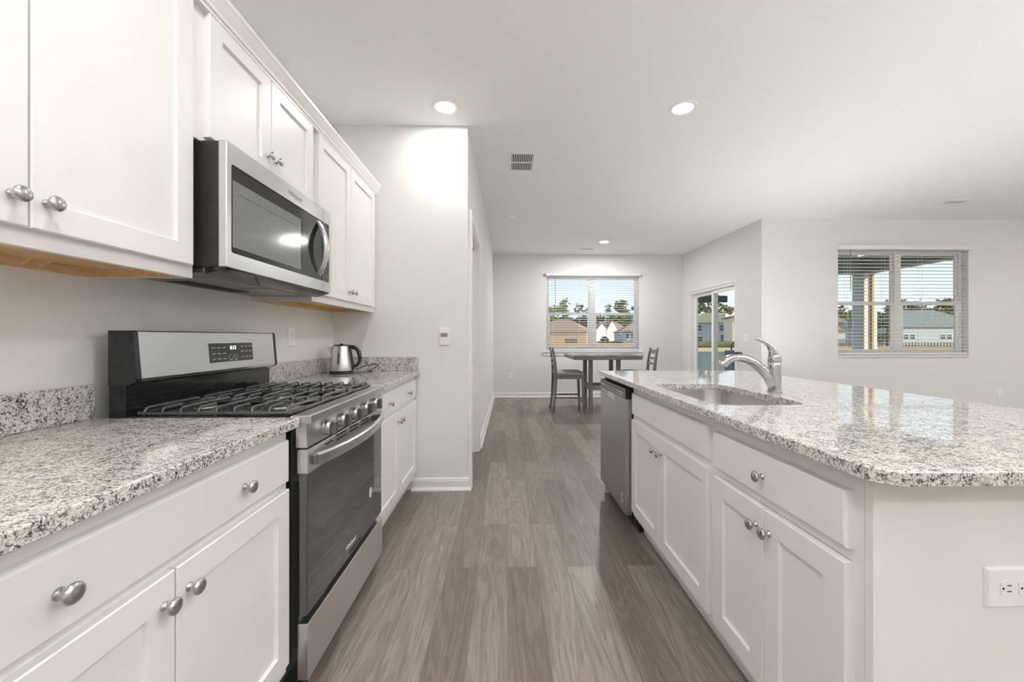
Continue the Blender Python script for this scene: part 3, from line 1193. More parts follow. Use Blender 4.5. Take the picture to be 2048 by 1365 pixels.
for i in range(4):
    b = MB()
    b.box(-.6213, -.6209, 1.847, 1.867, .420 + i * .007, .4225 + i * .007)
    b.build('lettering', M['grey_print'], dr)
b = MB()
b.box(-.652, -.617, Y0 + .003, Y1 - .003, .070, .248, .003)
b.build('storage_drawer', M['steel'], st)
b = MB()
b.box(-.66, -.64, Y0 + .01, Y1 - .01, .03, .07)
b.build('kick_plate', M['black'], st)
# back guard
b = MB()
b.box(-1.228, -1.178, Y0, Y1, .884, 1.010, .003)
b.build('backguard_base', M['black_gloss'], st)
bgp = [(-1.228, 1.000), (-1.228, 1.171), (-1.160, 1.171), (-1.154, 1.167), (-1.142, 1.020), (-1.146, 1.010), (-1.170, 1.000)]
b = MB()
b.loops([[(x, Y0 + .016, z) for x, z in bgp], [(x, Y1 - .016, z) for x, z in bgp]])
bgd = b.build('backguard', M['steel'], st)
for y0, y1 in ((Y0 - .001, Y0 + .016), (Y1 - .016, Y1 + .001)):
    b = MB()
    b.loops([[(x + (.001 if x > -1.2 else 0), y0, z) for x, z in bgp], [(x + (.001 if x > -1.2 else 0), y1, z) for x, z in bgp]])
    b.build('backguard_cap', M['black'], st)


def on_guard(y, s, lift=.0006):       # s: 0 bottom .. 1 top of the sloping face
    return Vector((-1.142 - .012 * s + lift, y, 1.020 + .147 * s))


gu = Vector((-.012, 0, .147)).normalized()
b = MB()
ya, yb, sa, sb = 1.572, 1.836, .20, .72
b.loops([[on_guard(ya, sa, -.001), on_guard(yb, sa, -.001), on_guard(yb, sb, -.001), on_guard(ya, sb, -.001)],
         [on_guard(ya, sa, .0012), on_guard(yb, sa, .0012), on_guard(yb, sb, .0012), on_guard(ya, sb, .0012)]])
dp = b.build('display', M['display'], st)
text('clock_digits', '8:12', .0215, on_guard(1.708, .585, .0016), (0, 1, 0), gu, M['clock'], dp)
b = MB()


def mark(y, s, wy, wz):
    p = on_guard(y, s, .0014)
    b.bar(p + Vector((0, -wy / 2, 0)), p + Vector((0, wy / 2, 0)), .0006, wz, up=gu)


for y in (1.595, 1.625, 1.655):
    mark(y, .60, .018, .0022)
    mark(y, .44, .018, .0022)
    mark(y, .29, .018, .0022)
for y in (1.765, 1.793, 1.818):
    mark(y, .62, .016, .0022)
    mark(y, .47, .016, .0022)
    mark(y, .31, .016, .0022)
for y in (1.692, 1.722):
    for a in range(10):
        t0, t1 = 2 * PI * a / 10, 2 * PI * (a + 1) / 10
        c0 = on_guard(y, .33, .0014)
        b.bar(c0 + Vector((0, math.cos(t0) * .010, 0)) + gu * (math.sin(t0) * .010), c0 + Vector((0, math.cos(t1) * .010, 0)) + gu * (math.sin(t1) * .010), .0006, .0012, up=(1, 0, 0))
    mark(y, .24, .016, .0018)
b.build('lettering', M['white_print'], dp)
# burners
for x, y, r in ((-1.04, 1.40, .036), (-.78, 1.40, .045), (-.91, YM, .040), (-1.04, 1.885, .036), (-.78, 1.885, .045)):
    b = MB()
    b.lathe([(r + .018, .9035), (r + .014, .906), (r + .004, .908), (r + .002, .913), (0, .913)], (x, y, 0), 'Z', 24)
    bn = b.build('burner', M['dark_steel'], st, 40)
    b = MB()
    b.lathe([(r, .913), (r + .001, .917), (r - .004, .920), (0, .921)], (x, y, 0), 'Z', 24)
    b.build('burner_cap', M['iron'], bn, 40)
# three cast-iron grates
for g in range(3):
    ga = Y0 + .014 + g * .2445
    gb = ga + .239
    b = MB()
    zt = .932
    xa, xb = -1.155, -.672

    def finger(x, y0, y1, drop0, drop1):
        w = .0078
        sec = []
        pts = []
        if drop0:
            pts += [(y0, .906), (y0 + .002, zt - .014), (y0 + .006, zt - .005), (y0 + .014, zt - .001), (y0 + .022, zt)]
        else:
            pts += [(y0, zt)]
        if drop1:
            pts += [(y1 - .022, zt), (y1 - .014, zt - .001), (y1 - .006, zt - .005), (y1 - .002, zt - .014), (y1, .906)]
        else:
            pts += [(y1, zt)]
        for (yy, zz) in pts:
            sec.append([(x - w * .42, yy, zz - .009), (x + w * .42, yy, zz - .009), (x + w * .5, yy, zz - .004), (x + w * .38, yy, zz - .0012), (x, yy, zz), (x - w * .38, yy, zz - .0012), (x - w * .5, yy, zz - .004)])
        b.loops(sec)
    n = 9
    for i in range(n):
        x = xa + .02 + (xb - xa - .04) * i / (n - 1)
        if i % 2 == 0:
            finger(x, ga, gb, True, True)
        else:
            finger(x, ga, ga + .082, True, False)
            finger(x, gb - .082, gb, False, True)
    b.box(xa, xb, ga - .001, ga + .009, .905, .9145, .002)
    b.box(xa, xb, gb - .009, gb + .001, .905, .9145, .002)
    for x in (xa, xb - .009):
        b.box(x, x + .009, ga, gb, .905, .9165, .002)
    for x in (-1.04, -.78):
        b.box(x - .04, x + .04, (ga + gb) / 2 - .0035, (ga + gb) / 2 + .0035, zt - .010, zt - .002)
    b.build('grate', M['iron'], st, 50)

# ------------------------------------------------------------------ kettle
kx, ky = -1.128, 2.775
kt = thing('electric_kettle', 'stainless electric kettle with black handle on the far counter', 'kettle', (kx, ky, .9))
b = MB()
b.lathe([(.078, .900), (.080, .903), (.079, .914), (.072, .919), (0, .919)], (kx, ky, 0), 'Z', 32)
b.build('power_base', M['plastic_black'], kt, 40)
b = MB()
b.lathe([(.070, .9195), (.0765, .921), (.077, .932), (.074, .96), (.067, 1.01), (.060, 1.055), (.056, 1.086), (.055, 1.090), (0, 1.090)], (kx, ky, 0), 'Z', 40)
bd = b.build('body', M['steel'], kt, 40)
b = MB()
b.lathe([(.053, 1.0902), (.0545, 1.094), (.051, 1.098), (.012, 1.100), (.010, 1.106), (0, 1.106)], (kx, ky, 0), 'Z', 32)
b.build('lid', M['plastic_black'], kt, 40)
b = MB()
b.loops([[(kx - .052, ky - .030, 1.086), (kx - .052, ky + .030, 1.086), (kx - .062, ky + .018, 1.035), (kx - .062, ky - .018, 1.035)],
         [(kx - .075, ky - .018, 1.085), (kx - .075, ky + .018, 1.085), (kx - .078, ky + .009, 1.050), (kx - .078, ky - .009, 1.050)],
         [(kx - .098, ky - .005, 1.082), (kx - .098, ky + .005, 1.082), (kx - .096, ky + .003, 1.074), (kx - .096, ky - .003, 1.074)]])
b.build('spout', M['steel'], kt)
b = MB()
b.tube([(kx + .048, ky, 1.080), (kx + .075, ky, 1.082), (kx + .100, ky, 1.074), (kx + .118, ky, 1.052), (kx + .126, ky, 1.015), (kx + .122, ky, .978), (kx + .105, ky, .955), (kx + .072, ky, .948)],
       [.016, .015, .0145, .014, .0135, .012, .011, .012], 12)
b.tube([(kx + .052, ky, 1.082), (kx + .062, ky, 1.03), (kx + .071, ky, .985), (kx + .078, ky, .925)], [.013, .011, .011, .010], 10)
b.build('handle', M['plastic_black'], kt, 50)
# water gauge on the camera side
gx, gy = .022, -.9755
b = MB()
for z0, z1, r in ((.965, 1.045, .0085),):
    ring = []
    secs = []
    for zz, rr_ in ((z0, .003), (z0 + .006, .0085), (1.0, .0085), (z1 - .006, .0085), (z1, .003)):
        rad = .0775 - (zz - .932) * .145 + .001
        a = -PI / 2 + .12
        cx, cy = kx + rad * math.cos(a), ky + rad * math.sin(a)
        secs.append([(cx - rr_, cy, zz), (cx + rr_, cy, zz), (cx + rr_ * .7, cy - .0025, zz), (cx - rr_ * .7, cy - .0025, zz)])
    b.loops(secs)
b.build('water_gauge', M['dark_steel'], kt)
b = MB()
cord = []
for i in range(33):
    k = i / 32.0
    if k < .45:
        q = k / .45
        cord.append((kx + .074 + q * .115, ky - .035 + q * .12, .9045 + .002 * math.sin(q * PI)))
    else:
        q = (k - .45) / .55
        a = -PI * .42 + q * PI * 1.15
        cord.append((kx + .125 + .085 * math.cos(a), ky + .125 + .035 * math.sin(a) + .01 * q, .9045 + .050 * math.sin(q * PI * .85)))
b.tube(cord, .0034, 8)
b.build('cord', M['plastic_black'], kt, 60)


# ------------------------------------------------------------------ wall plates
def plate_parts(t, P, U, V, N, w, h, kind, horiz=False):
    """P centre on the wall; U right, V up, N out of the wall"""
    P, U, V, N = Vector(P), Vector(U), Vector(V), Vector(N)

    def blk(u0, u1, v0, v1, n0, n1, ch=0.0):
        b.loops([[P + U * a + V * c + N * n0 for a, c in ((u0, v0), (u1, v0), (u1, v1), (u0, v1))],
                 [P + U * a + V * c + N * (n1 - ch) for a, c in ((u0, v0), (u1, v0), (u1, v1), (u0, v1))],
                 [P + U * a + V * c + N * n1 for a, c in ((u0 + ch, v0 + ch), (u1 - ch, v0 + ch), (u1 - ch, v1 - ch), (u0 + ch, v1 - ch))]])
    b = MB()
    blk(-w / 2, w / 2, -h / 2, h / 2, 0, .006, .004)
    b.build('cover_plate', M['plastic_white'], t)
    if kind == 'outlet':
        for sgn in (-1, 1):
            b = MB()
            c = (sgn * .0195, 0) if horiz else (0, sgn * .0195)
            pts = []
            for k in range(24):
                a = 2 * PI * k / 24
                uu, vv = .0165 * math.cos(a), .0165 * math.sin(a)
                if horiz:
                    vv = max(-.0135, min(.0135, vv * 1.05))
                    uu, vv = vv, uu
                    uu, vv = max(-.0125, min(.0125, uu)), vv
                else:
                    uu = uu
                    vv = max(-.0125, min(.0125, vv))
                pts.append((c[0] + uu, c[1] + vv))
            b.loops([[P + U * a + V * d_ + N * .005 for a, d_ in pts], [P + U * a + V * d_ + N * .0078 for a, d_ in pts]])
            rc = b.build('receptacle', M['plastic_white'], t)
            b = MB()
            for du in (-.006, .006):
                if horiz:
                    blk(c[0] - .001 - .0045 + .006, c[0] - .001 + .0045 + .006, c[1] + du - .0011, c[1] + du + .0011, .0075, .0081)
                else:
                    blk(c[0] + du - .0011, c[0] + du + .0011, c[1] - .001, c[1] + .008, .0075, .0081)
            if horiz:
                blk(c[0] - .0095, c[0] - .0055, c[1] - .0022, c[1] + .0022, .0075, .0081)
            else:
                blk(c[0] - .0022, c[0] + .0022, c[1] - .0085, c[1] - .0045, .0075, .0081)
            b.build('slots', M['slot'], rc)
    elif kind == 'rocker':
        n = 2 if w > .1 else 1
        for i in range(n):
            u = (i - (n - 1) / 2) * .046
            b = MB()
            blk(u - .0165, u + .0165, -.033, .033, .005, .0085, .003)
            b.build('rocker', M['plastic_white'], t)
    elif kind == 'decora':
        b = MB()
        blk(-.0165, .0165, -.033, .033, .005, .0085, .002)
        rc = b.build('receptacle', M['plastic_white'], t)
        b = MB()
        for vv in (-.018, .016):
            for du in (-.006, .006):
                blk(du - .001, du + .001, vv - .003, vv + .004, .0083, .0088)
        b.build('slots', M['slot'], rc)


t = thing('wall_outlet', 'white outlet on the wall between the stove back and the kettle', 'outlet', (XL, 2.423, 1.152))
plate_parts(t, (XL, 2.423, 1.152), (0, 1, 0), (0, 0, 1), (1, 0, 0), .074, .116, 'decora')
t = thing('wall_outlet', 'white double outlet set sideways on the island end panel', 'outlet', (1.04, .795, .637))
plate_parts(t, (1.043, .795, .637), (1, 0, 0), (0, 0, 1), (0, -1, 0), .120, .082, 'outlet', True)
t = thing('wall_outlet', 'white outlet low on the far wall left of the dining chair', 'outlet', (.11, YF, .415))
plate_parts(t, (.110, YF, .415), (1, 0, 0), (0, 0, 1), (0, -1, 0), .076, .120, 'outlet')
t = thing('wall_outlet', 'white outlet low on the living-room wall at the right edge', 'outlet', (6.713, YV, .383))
plate_parts(t, (6.713, YV, .383), (1, 0, 0), (0, 0, 1), (0, -1, 0), .076, .120, 'outlet')
t = thing('wall_outlet', 'white outlet low on the hall wall past the doorway', 'outlet', (hx(5.35), 5.35, .47))
plate_parts(t, (hx(5.35), 5.35, .47), (0, 1, 0), (0, 0, 1), (1, 0, 0), .076, .120, 'outlet')
t = thing('light_switch', 'white double light switch beside the sliding door', 'switch', (XR, 5.581, 1.142))
plate_parts(t, (XR, 5.581, 1.142), (0, -1, 0), (0, 0, 1), (-1, 0, 0), .118, .120, 'rocker')
t = thing('wall_control', 'white wall control with a small display on the pantry wall', 'wall control', (-.454, YP, 1.154))
b = MB()
b.box(-.491, -.417, YP - .012, YP, 1.092, 1.218, .003)
b.build('cover_plate', M['plastic_white'], t)
b = MB()
b.box(-.490, -.418, YP - .022, YP - .0118, 1.180, 1.217, .004)
b.build('hood', M['plastic_white'], t)
b = MB()
b.box(-.480, -.432, YP - .0135, YP - .0118, 1.152, 1.177)
b.build('display', M['display'] if False else M['filter'], t)

# ------------------------------------------------------------------ kitchen island
XI0, XI1, YI0, YI1 = .700, 1.805, .720, 2.957
XD, XFR = .732, .752        # door faces / face frame
SH = (.782, 1.142, 1.445, 2.112)   # sink opening
b = MB()


def isl(i):
    pts = []
    r = .055
    x0, x1, y0, y1 = XI0 + i, XI1 - i, YI0 + i, YI1 - i
    for cx, cy, s0, rr_ in ((x1 - r, y0 + r, -PI / 2, r), (x1 - .012, y1 - .012, 0, .012), (x0 + .012, y1 - .012, PI / 2, .012), (x0 + r, y0 + r, PI, r)):
        rr_ = max(rr_ - i, .002)
        for k in range(9):
            a = s0 + PI / 2 * k / 8
            pts.append((cx + rr_ * math.cos(a), cy + rr_ * math.sin(a)))
    return pts


def hole(i):
    return rrect(SH[0] + i, SH[1] - i, SH[2] + i, SH[3] - i, .085, 8)


b.prism(isl, .870, .900, (hole,), .0028)
tag(b.build('countertop', M['granite']), 'large speckled granite island countertop with the sink cut-out', 'countertop')

snk = thing('sink', 'stainless undermount sink set into the island countertop', 'sink', ((SH[0] + SH[1]) / 2, (SH[2] + SH[3]) / 2, .869))
b = MB()


def sk_(i, r):
    return rrect(SH[0] + i, SH[1] - i, SH[2] + i, SH[3] - i, r, 8)


R = []
for i, r, z in ((-.022, .10, .8695), (-.004, .088, .8695), (-.003, .088, .862), (.004, .082, .72), (.018, .07, .695), (.045, .05, .688)):
    R.append([(p[0], p[1], z) for p in sk_(i, r)])
b.loops(R, cap0=False, cap1=True)
b.build('basin', M['steel_sink'], snk, 50)
b = MB()
b.lathe([(.055, .690), (.045, .6915), (.040, .689), (0, .689)], (.96, 1.78, 0), 'Z', 24)
b.build('drain', M['chrome'], snk, 40)

# faucet
fx, fy = 1.228, 1.785
fc = thing('faucet', 'chrome single-lever kitchen faucet behind the island sink', 'faucet', (fx, fy, .9))
b = MB()
b.lathe([(.031, .9003), (.031, .904), (.0275, .908), (.0265, 1.0), (.0268, 1.032), (.0255, 1.034), (.0255, 1.036), (.0272, 1.038), (.0272, 1.058), (.024, 1.068), (.012, 1.076), (0, 1.078)], (fx, fy, 0), 'Z', 32)
b.build('body', M['chrome'], fc, 35)
b = MB()
sp = [(fx - .004, .918), (fx - .014, .942), (fx - .034, .975), (fx - .062, 1.008), (fx - .098, 1.036), (fx - .135, 1.053), (fx - .168, 1.058), (fx - .196, 1.056), (fx - .212, 1.049)]
b.tube([(x, fy, z) for x, z in sp], [.020, .0225, .0225, .0215, .0205, .0195, .0185, .0185, .018], 20)
b.build('spout', M['chrome'], fc, 60)
b = MB()
b.tube([(fx - .205, fy, 1.055), (fx - .222, fy, 1.045), (fx - .236, fy, 1.034), (fx - .243, fy, 1.022)], [.018, .0215, .0235, .0225], 20)
hdp = b.build('spray_head', M['chrome'], fc, 50)
b = MB()
b.tube([(fx - .150, fy, 1.076), (fx - .172, fy, 1.0785), (fx - .194, fy, 1.076)], [.004, .006, .004], 10)
b.build('spray_button', M['plastic_black'], hdp)
b = MB()
lv = [(fx - .004, 1.060), (fx - .006, 1.078), (fx - .014, 1.100), (fx - .030, 1.120), (fx - .052, 1.133), (fx - .076, 1.141), (fx - .088, 1.143)]
b.tube([(x, fy, z) for x, z in lv], [.0245, .021, .0165, .0125, .010, .0088, .006], 16, flat=.75)
b.build('lever', M['chrome'], fc, 60)

# island cabinets
t = hinge_free_cabinet('base_cabinet', 'white sink base cabinet beside the dishwasher with a false front', (1.0, 1.86, 0))
y0, y1 = 1.405, 2.312
b = MB()
z0, zt = .11, .8695
b.box(XFR + .019, 1.345, y0, y0 + .016, z0, .68)
b.box(XFR + .019, 1.345, y1 - .016, y1, z0, .68)
b.box(XFR + .019, 1.345, y0 + .016, y1 - .016, z0, z0 + .016)
b.box(1.335, 1.345, y0 + .016, y1 - .016, z0 + .016, .84)
b.box(XFR, XFR + .012, y0, y0 + .032, z0, zt)
b.box(XFR, XFR + .012, y1 - .032, y1, z0, zt)
for a0, a1 in ((z0, z0 + .045), (.665, .720), (zt - .058, zt)):
    b.box(XFR, XFR + .012, y0 + .032, y1 - .032, a0, a1)
b.build('carcass', M['cab'], t)
b = MB()
b.box(XFR + .062, XFR + .075, y0, y1, 0, z0)
b.build('toe_kick', M['cab'], t)
drawer(t, 1.428, 2.286, .706, .828, XD, -1, (), 0, 'false_front')
door(t, 1.428, 1.8765, .145, .676, XD, -1, 1.851, .600)
door(t, 1.8805, 2.290, .145, .676, XD, -1, 1.918, .600)

t = hinge_free_cabinet('base_cabinet', 'white island cabinet nearest the camera with one-knob drawer', (1.0, 1.1, 0))
y0, y1 = .815, 1.4045
b = MB()
b.box(XFR + .012, 1.345, y0, y0 + .016, z0, zt)
b.box(XFR + .012, 1.345, y1 - .016, y1, z0, zt)
b.box(XFR + .012, 1.345, y0 + .016, y1 - .016, z0, z0 + .016)
b.box(1.335, 1.345, y0 + .016, y1 - .016, z0 + .016, zt)
b.box(XFR, XFR + .012, y0, y0 + .030, z0, zt)
b.box(XFR, XFR + .012, y1 - .032, y1, z0, zt)
for a0, a1 in ((z0, z0 + .045), (.665, .720), (zt - .058, zt)):
    b.box(XFR, XFR + .012, y0 + .030, y1 - .032, a0, a1)
b.build('carcass', M['cab'], t)
b = MB()
b.box(XFR + .062, XFR + .075, y0, y1, 0, z0)
b.build('toe_kick', M['cab'], t)
drawer(t, .840, 1.386, .694, .821, XD, -1, (1.114,), .754)
door(t, .840, 1.1115, .145, .664, XD, -1, 1.086, .605)
door(t, 1.1145, 1.386, .145, .664, XD, -1, 1.1425, .605)

b = MB()
b.box(XFR, 1.36, .795, .8145, 0, .8695, .001)
tag(b.build('end_panel', M['cab']), 'plain white end panel of the island facing the camera', 'panel')
b = MB()
b.box(1.346, 1.362, .8155, 2.944, 0, .8695, .001)
tag(b.build('back_panel', M['cab']), 'white back panel of the island on the living-room side', 'panel')
b = MB()
b.box(XFR - .012, 1.345, 2.925, 2.944, 0, .8695, .001)
tag(b.build('end_panel', M['cab']), 'narrow white end panel on the far side of the dishwasher', 'panel')

# dishwasher
y0, y1 = 2.3165, 2.9205
dw = thing('dishwasher', 'stainless dishwasher at the far end of the island', 'dishwasher', (1.0, 2.62, 0))
b = MB()
b.box(.745, 1.32, y0 + .004, y1 - .004, .085, .862)
b.build('tub', M['black'], dw)
b = MB()
b.box(.705, .745, y0, y1, .105, .786, .003)
dd = b.build('door', M['steel_v'], dw)
b = MB()
b.box(.7065, .745, y0, y1, .7865, .846, .002)
cpn = b.build('control_panel', M['black'], dw)
b = MB()
b.box(.7045, .7068, y0 + .001, y1 - .001, .787, .8455, .0008)
b.build('panel_skin', M['dark_steel'], cpn)
b = MB()
b.box(.7038, .7046, y0 + .03, y1 - .03, .829, .833)
b.build('panel_groove', M['slot'], cpn)
b = MB()
pts = rrect(y0 + .235, y0 + .385, .745, .785, .018, 5)
b.loops([[(.7042, y, z) for y, z in pts], [(.7052, y, z) for y, z in pts]])
b.build('pocket_handle', M['steel'], dd)
b = MB()
for i in range(4):
    for j in range(2):
        b.box(.7036, .7046, y0 + .045 + i * .026, y0 + .056 + i * .026, .798 + j * .016, .806 + j * .016)
for j in range(2):
    b.box(.7036, .7046, y0 + .175, y0 + .183, .798 + j * .016, .806 + j * .016)
b.build('lettering', M['white_print'], cpn)
text('logo', 'Whirlpool', .016, (.7044, y1 - .075, .816), (0, -1, 0), (0, 0, 1), M['white_print'], cpn, shear=.15, depth=.0003)
b = MB()
pts = rrect(y0 + .045, y0 + .085, .155, .215, .015, 5)
inn = rrect(y0 + .049, y0 + .081, .159, .211, .012, 5)
b.loops([[(.7046, y, z) for y, z in pts], [(.7042, y, z) for y, z in pts], [(.7042, y, z) for y, z in inn], [(.7046, y, z) for y, z in inn]], closed=True)
b.box(.7042, .7047, y0 + .055, y0 + .075, .165, .172)
b.box(.7042, .7047, y0 + .055, y0 + .075, .198, .204)
b.build('badge', M['plastic_white'], dd)
b = MB()
b.box(.79, .80, y0 + .005, y1 - .005, .0, .10)
b.build('kick_plate', M['black'], dw)


# ------------------------------------------------------------------ dining table and chairs
tx0, tx1, ty0, ty1, tz = .985, 1.985, 5.66, 6.66, .890
tb_ = thing('dining_table', 'grey-brown counter-height dining table in front of the far window', 'table', (1.485, 6.16, 0))
b = MB()
b.box(tx0, tx1, ty0, ty1, tz - .028, tz, .003)
b.build('tabletop', M['table_top'], tb_)
b = MB()
for q in ((tx0 + .008, tx1 - .008, ty0 + .008, ty0 + .03), (tx0 + .008, tx1 - .008, ty1 - .03, ty1 - .008), (tx0 + .008, tx0 + .03, ty0 + .03, ty1 - .03), (tx1 - .03, tx1 - .008, ty0 + .03, ty1 - .03)):
    b.box(*q, tz - .066, tz - .0275, .002)
b.build('apron', M['table_wood'], tb_)
for lx in (1.285, 1.705):
    for ly in (5.95, 6.37):
        b = MB()
        b.box(lx - .029, lx + .029, ly - .029, ly + .029, 0, tz - .028, .004)
        b.build('leg', M['table_wood'], tb_)
for q in ((1.314, 1.676, 5.93, 5.97), (1.314, 1.676, 6.35, 6.39), (1.265, 1.305, 5.979, 6.341), (1.685, 1.725, 5.979, 6.341)):
    b = MB()
    b.box(*q, .355, .42, .003)
    b.build('stretcher', M['table_wood'], tb_)


def chair():
    t = thing('dining_chair', 'grey-brown tall dining chair with padded seat at the table, left side', 'chair', (0, 0, 0), 'tall dining chairs at the table')
    # faces +x; seat 0.42 deep, 0.40 wide
    for s_ in (-1, 1):
        y = s_ * .185
        b = MB()
        sec = []
        for z, x, wx in ((0, -.255, .034), (.25, -.225, .038), (.50, -.212, .042), (.62, -.212, .042), (.75, -.222, .036), (.88, -.240, .030), (.985, -.262, .024)):
            sec.append([(x - wx / 2, y - .016, z), (x + wx / 2, y - .016, z), (x + wx / 2, y + .016, z), (x - wx / 2, y + .016, z)])
        b.loops(sec)
        b.build('rear_leg', M['table_wood'], t)
        b = MB()
        b.bar((.215, y, 0), (.195, y, .568), .028, .030, up=(1, 0, 0), w1=.036, h1=.042)
        b.build('front_leg', M['table_wood'], t)
        b = MB()
        b.box(-.215, .19, y - .010, y + .010, .215, .243, .002)
        b.build('stretcher', M['table_wood'], t)
    b = MB()
    b.box(.196, .214, -.17, .17, .150, .178, .002)
    b.build('stretcher', M['table_wood'], t)
    b = MB()
    b.box(-.200, .200, -.196, -.172, .515, .570, .002)
    b.box(-.200, .200, .172, .196, .515, .570, .002)
    b.box(.178, .200, -.172, .172, .515, .570, .002)
    b.box(-.200, -.178, -.172, .172, .515, .570, .002)
    b.build('seat_frame', M['table_wood'], t)
    b = MB()
    R = []
    for ins, z in ((.004, .5705), (-.008, .578), (-.012, .592), (-.006, .612), (.02, .626), (.07, .633), (.13, .635)):
        R.append([(p[0], p[1], z) for p in rrect(-.205 + ins, .215 - ins, -.205 + ins, .205 - ins, .04, 5)])
    b.loops(R)
    b.build('seat', M['fabric'], t, 60)
    for z, h in ((.735, .034), (.820, .034), (.925, .062)):
        b = MB()
        xx = -.222 - (z - .75) * .165
        R = []
        for k in range(7):
            q = -1 + 2 * k / 6.0
            y = q * .170
            cv = -.016 * (1 - q * q)
            R.append([(xx + cv - .008, y, z - h / 2), (xx + cv + .008, y, z - h / 2), (xx + cv + .008 - .006, y, z + h / 2), (xx + cv - .008 - .006, y, z + h / 2)])
        b.loops(R)
        b.build('back_slat', M['table_wood'], t)
    return t


ch = chair()
ch.location = (.985, 6.215, 0)
c2 = copy_tree(ch)
c2.location = (2.075, 6.20, 0)
c2.rotation_euler = (0, 0, PI + math.radians(-4))
c2['label'] = 'grey-brown ladder-back chair beyond the table, its back showing above the island'


# ------------------------------------------------------------------ outside
ZG = -.25
b = MB()
pts = [(-60, YF + T + .02), (3.6, YF + T + .02), (3.6, 9.3), (9.0, 9.3), (9.0, 2.0), (230, 2.0), (230, 230), (-60, 230)]
b.prism(pts, ZG - .2, ZG)
g = b.build('lawn', M['dry_grass'])
struct(g, 'dry orange-tan lawn outside the windows')
b = MB()
b.prism([(XR + T + .005, YV + T + .005), (8.6, YV + T + .005), (8.6, 8.6), (XR + T + .005, 8.6)], -.14, -.03)
struct(b.build('porch_slab', M['concrete']), 'concrete floor of the covered porch')
b = MB()
pp = []
shore = [(4.3, 10.2), (7.7, 9.9), (13.0, 16.0), (20.0, 26.0), (26.5, 34.0), (24.5, 37.0), (19.0, 37.6), (14.6, 35.4), (10.5, 26.0), (7.2, 18.0)]
for k in range(len(shore)):
    p_, q_ = Vector(shore[k]), Vector(shore[(k + 1) % len(shore)])
    for j in range(4):
        m_ = p_.lerp(q_, j / 4.0)
        pp.append((m_.x + .18 * math.sin(3.1 * k + 2 * j), m_.y + .18 * math.cos(2.3 * k + 3 * j)))
b.prism(pp, ZG + .005, ZG + .03)
struct(b.build('pond', M['water']), 'teal pond seen through the sliding door')

# porch
b = MB()
b.box(XR + T + .01, 7.50, YV + T + .01, 8.15, 2.78, 2.86)
struct(b.build('porch_ceiling', M['porch_green']), 'grey-green porch ceiling')
b = MB()
b.box(XR + T + .01, 7.19, 7.80, 8.08, 2.44, 2.78)
tag(b.build('porch_beam', M['porch_green']), 'grey-green porch beam running across above the post', 'beam')
b = MB()
b.box(7.19, 7.46, YV + T + .01, 8.08, 2.44, 2.78)
tag(b.build('porch_beam', M['porch_green']), 'grey-green porch beam rising to the right in the right window', 'beam')
pt = thing('porch_post', 'square porch post seen through the right window', 'post', (7.325, 7.94, ZG))
b = MB()
b.box(7.19, 7.46, 7.80, 8.08, -.03, 2.44, .006)
b.build('shaft', M['post_paint'], pt)
b = MB()
b.box(7.183, 7.190, 7.83, 8.05, -.03, 2.44)  # thin teal sheet colours in the shade on the post's left face
b.build('shaded_side', M['shaded_teal_siding'], pt)
b = MB()
b.box(7.318, 7.368, 7.768, 7.7985, 0.0, 2.42, .005)
tag(b.build('downspout', M['spout_tan']), 'tan metal downspout running down the lit side of the porch post', 'downspout')
sh_ = thing('dark_teal_bar', 'dark teal horizontal bar hanging in the sliding-door view', 'shade', (4.0, 7.72, 1.9))
b = MB()
b.box(3.62, 4.36, 7.69, 7.74, 1.835, 1.965, .012)  # plain dark teal bar hung on two cords
b.build('bar_body', M['bar_teal'], sh_)
b = MB()
for x in (3.70, 4.25):
    b.tube([(x, 7.715, 1.95), (x, 7.715, 2.78)], .002, 6)
b.build('hanging_cord', M['trim'], sh_)
bn_ = thing('patio_bin', 'teal upright patio bin with black looped handle outside the sliding door', 'bin', (4.42, 7.45, -.03))
b = MB()
b.box(4.235, 4.60, 7.30, 7.60, -.03, .90, .02)
b.build('body', M['bin_teal'], bn_)
b = MB()
b.tube([(4.27, 7.40, .90), (4.26, 7.40, .98), (4.28, 7.40, 1.03), (4.33, 7.40, 1.05), (4.45, 7.40, 1.05), (4.50, 7.40, 1.02), (4.51, 7.40, .90)], .012, 8)
b.build('handle', M['plastic_black'], bn_)


def at(px, dist, z):
    """a far point of the neighbourhood: along the sight line px (2048 px wide frame) at the given depth"""
    a = math.radians(1.37)
    xc = (px - 1029.0) / 796.0 * dist
    return Vector((xc * math.cos(a) + dist * math.sin(a), -xc * math.sin(a) + dist * math.cos(a), z))


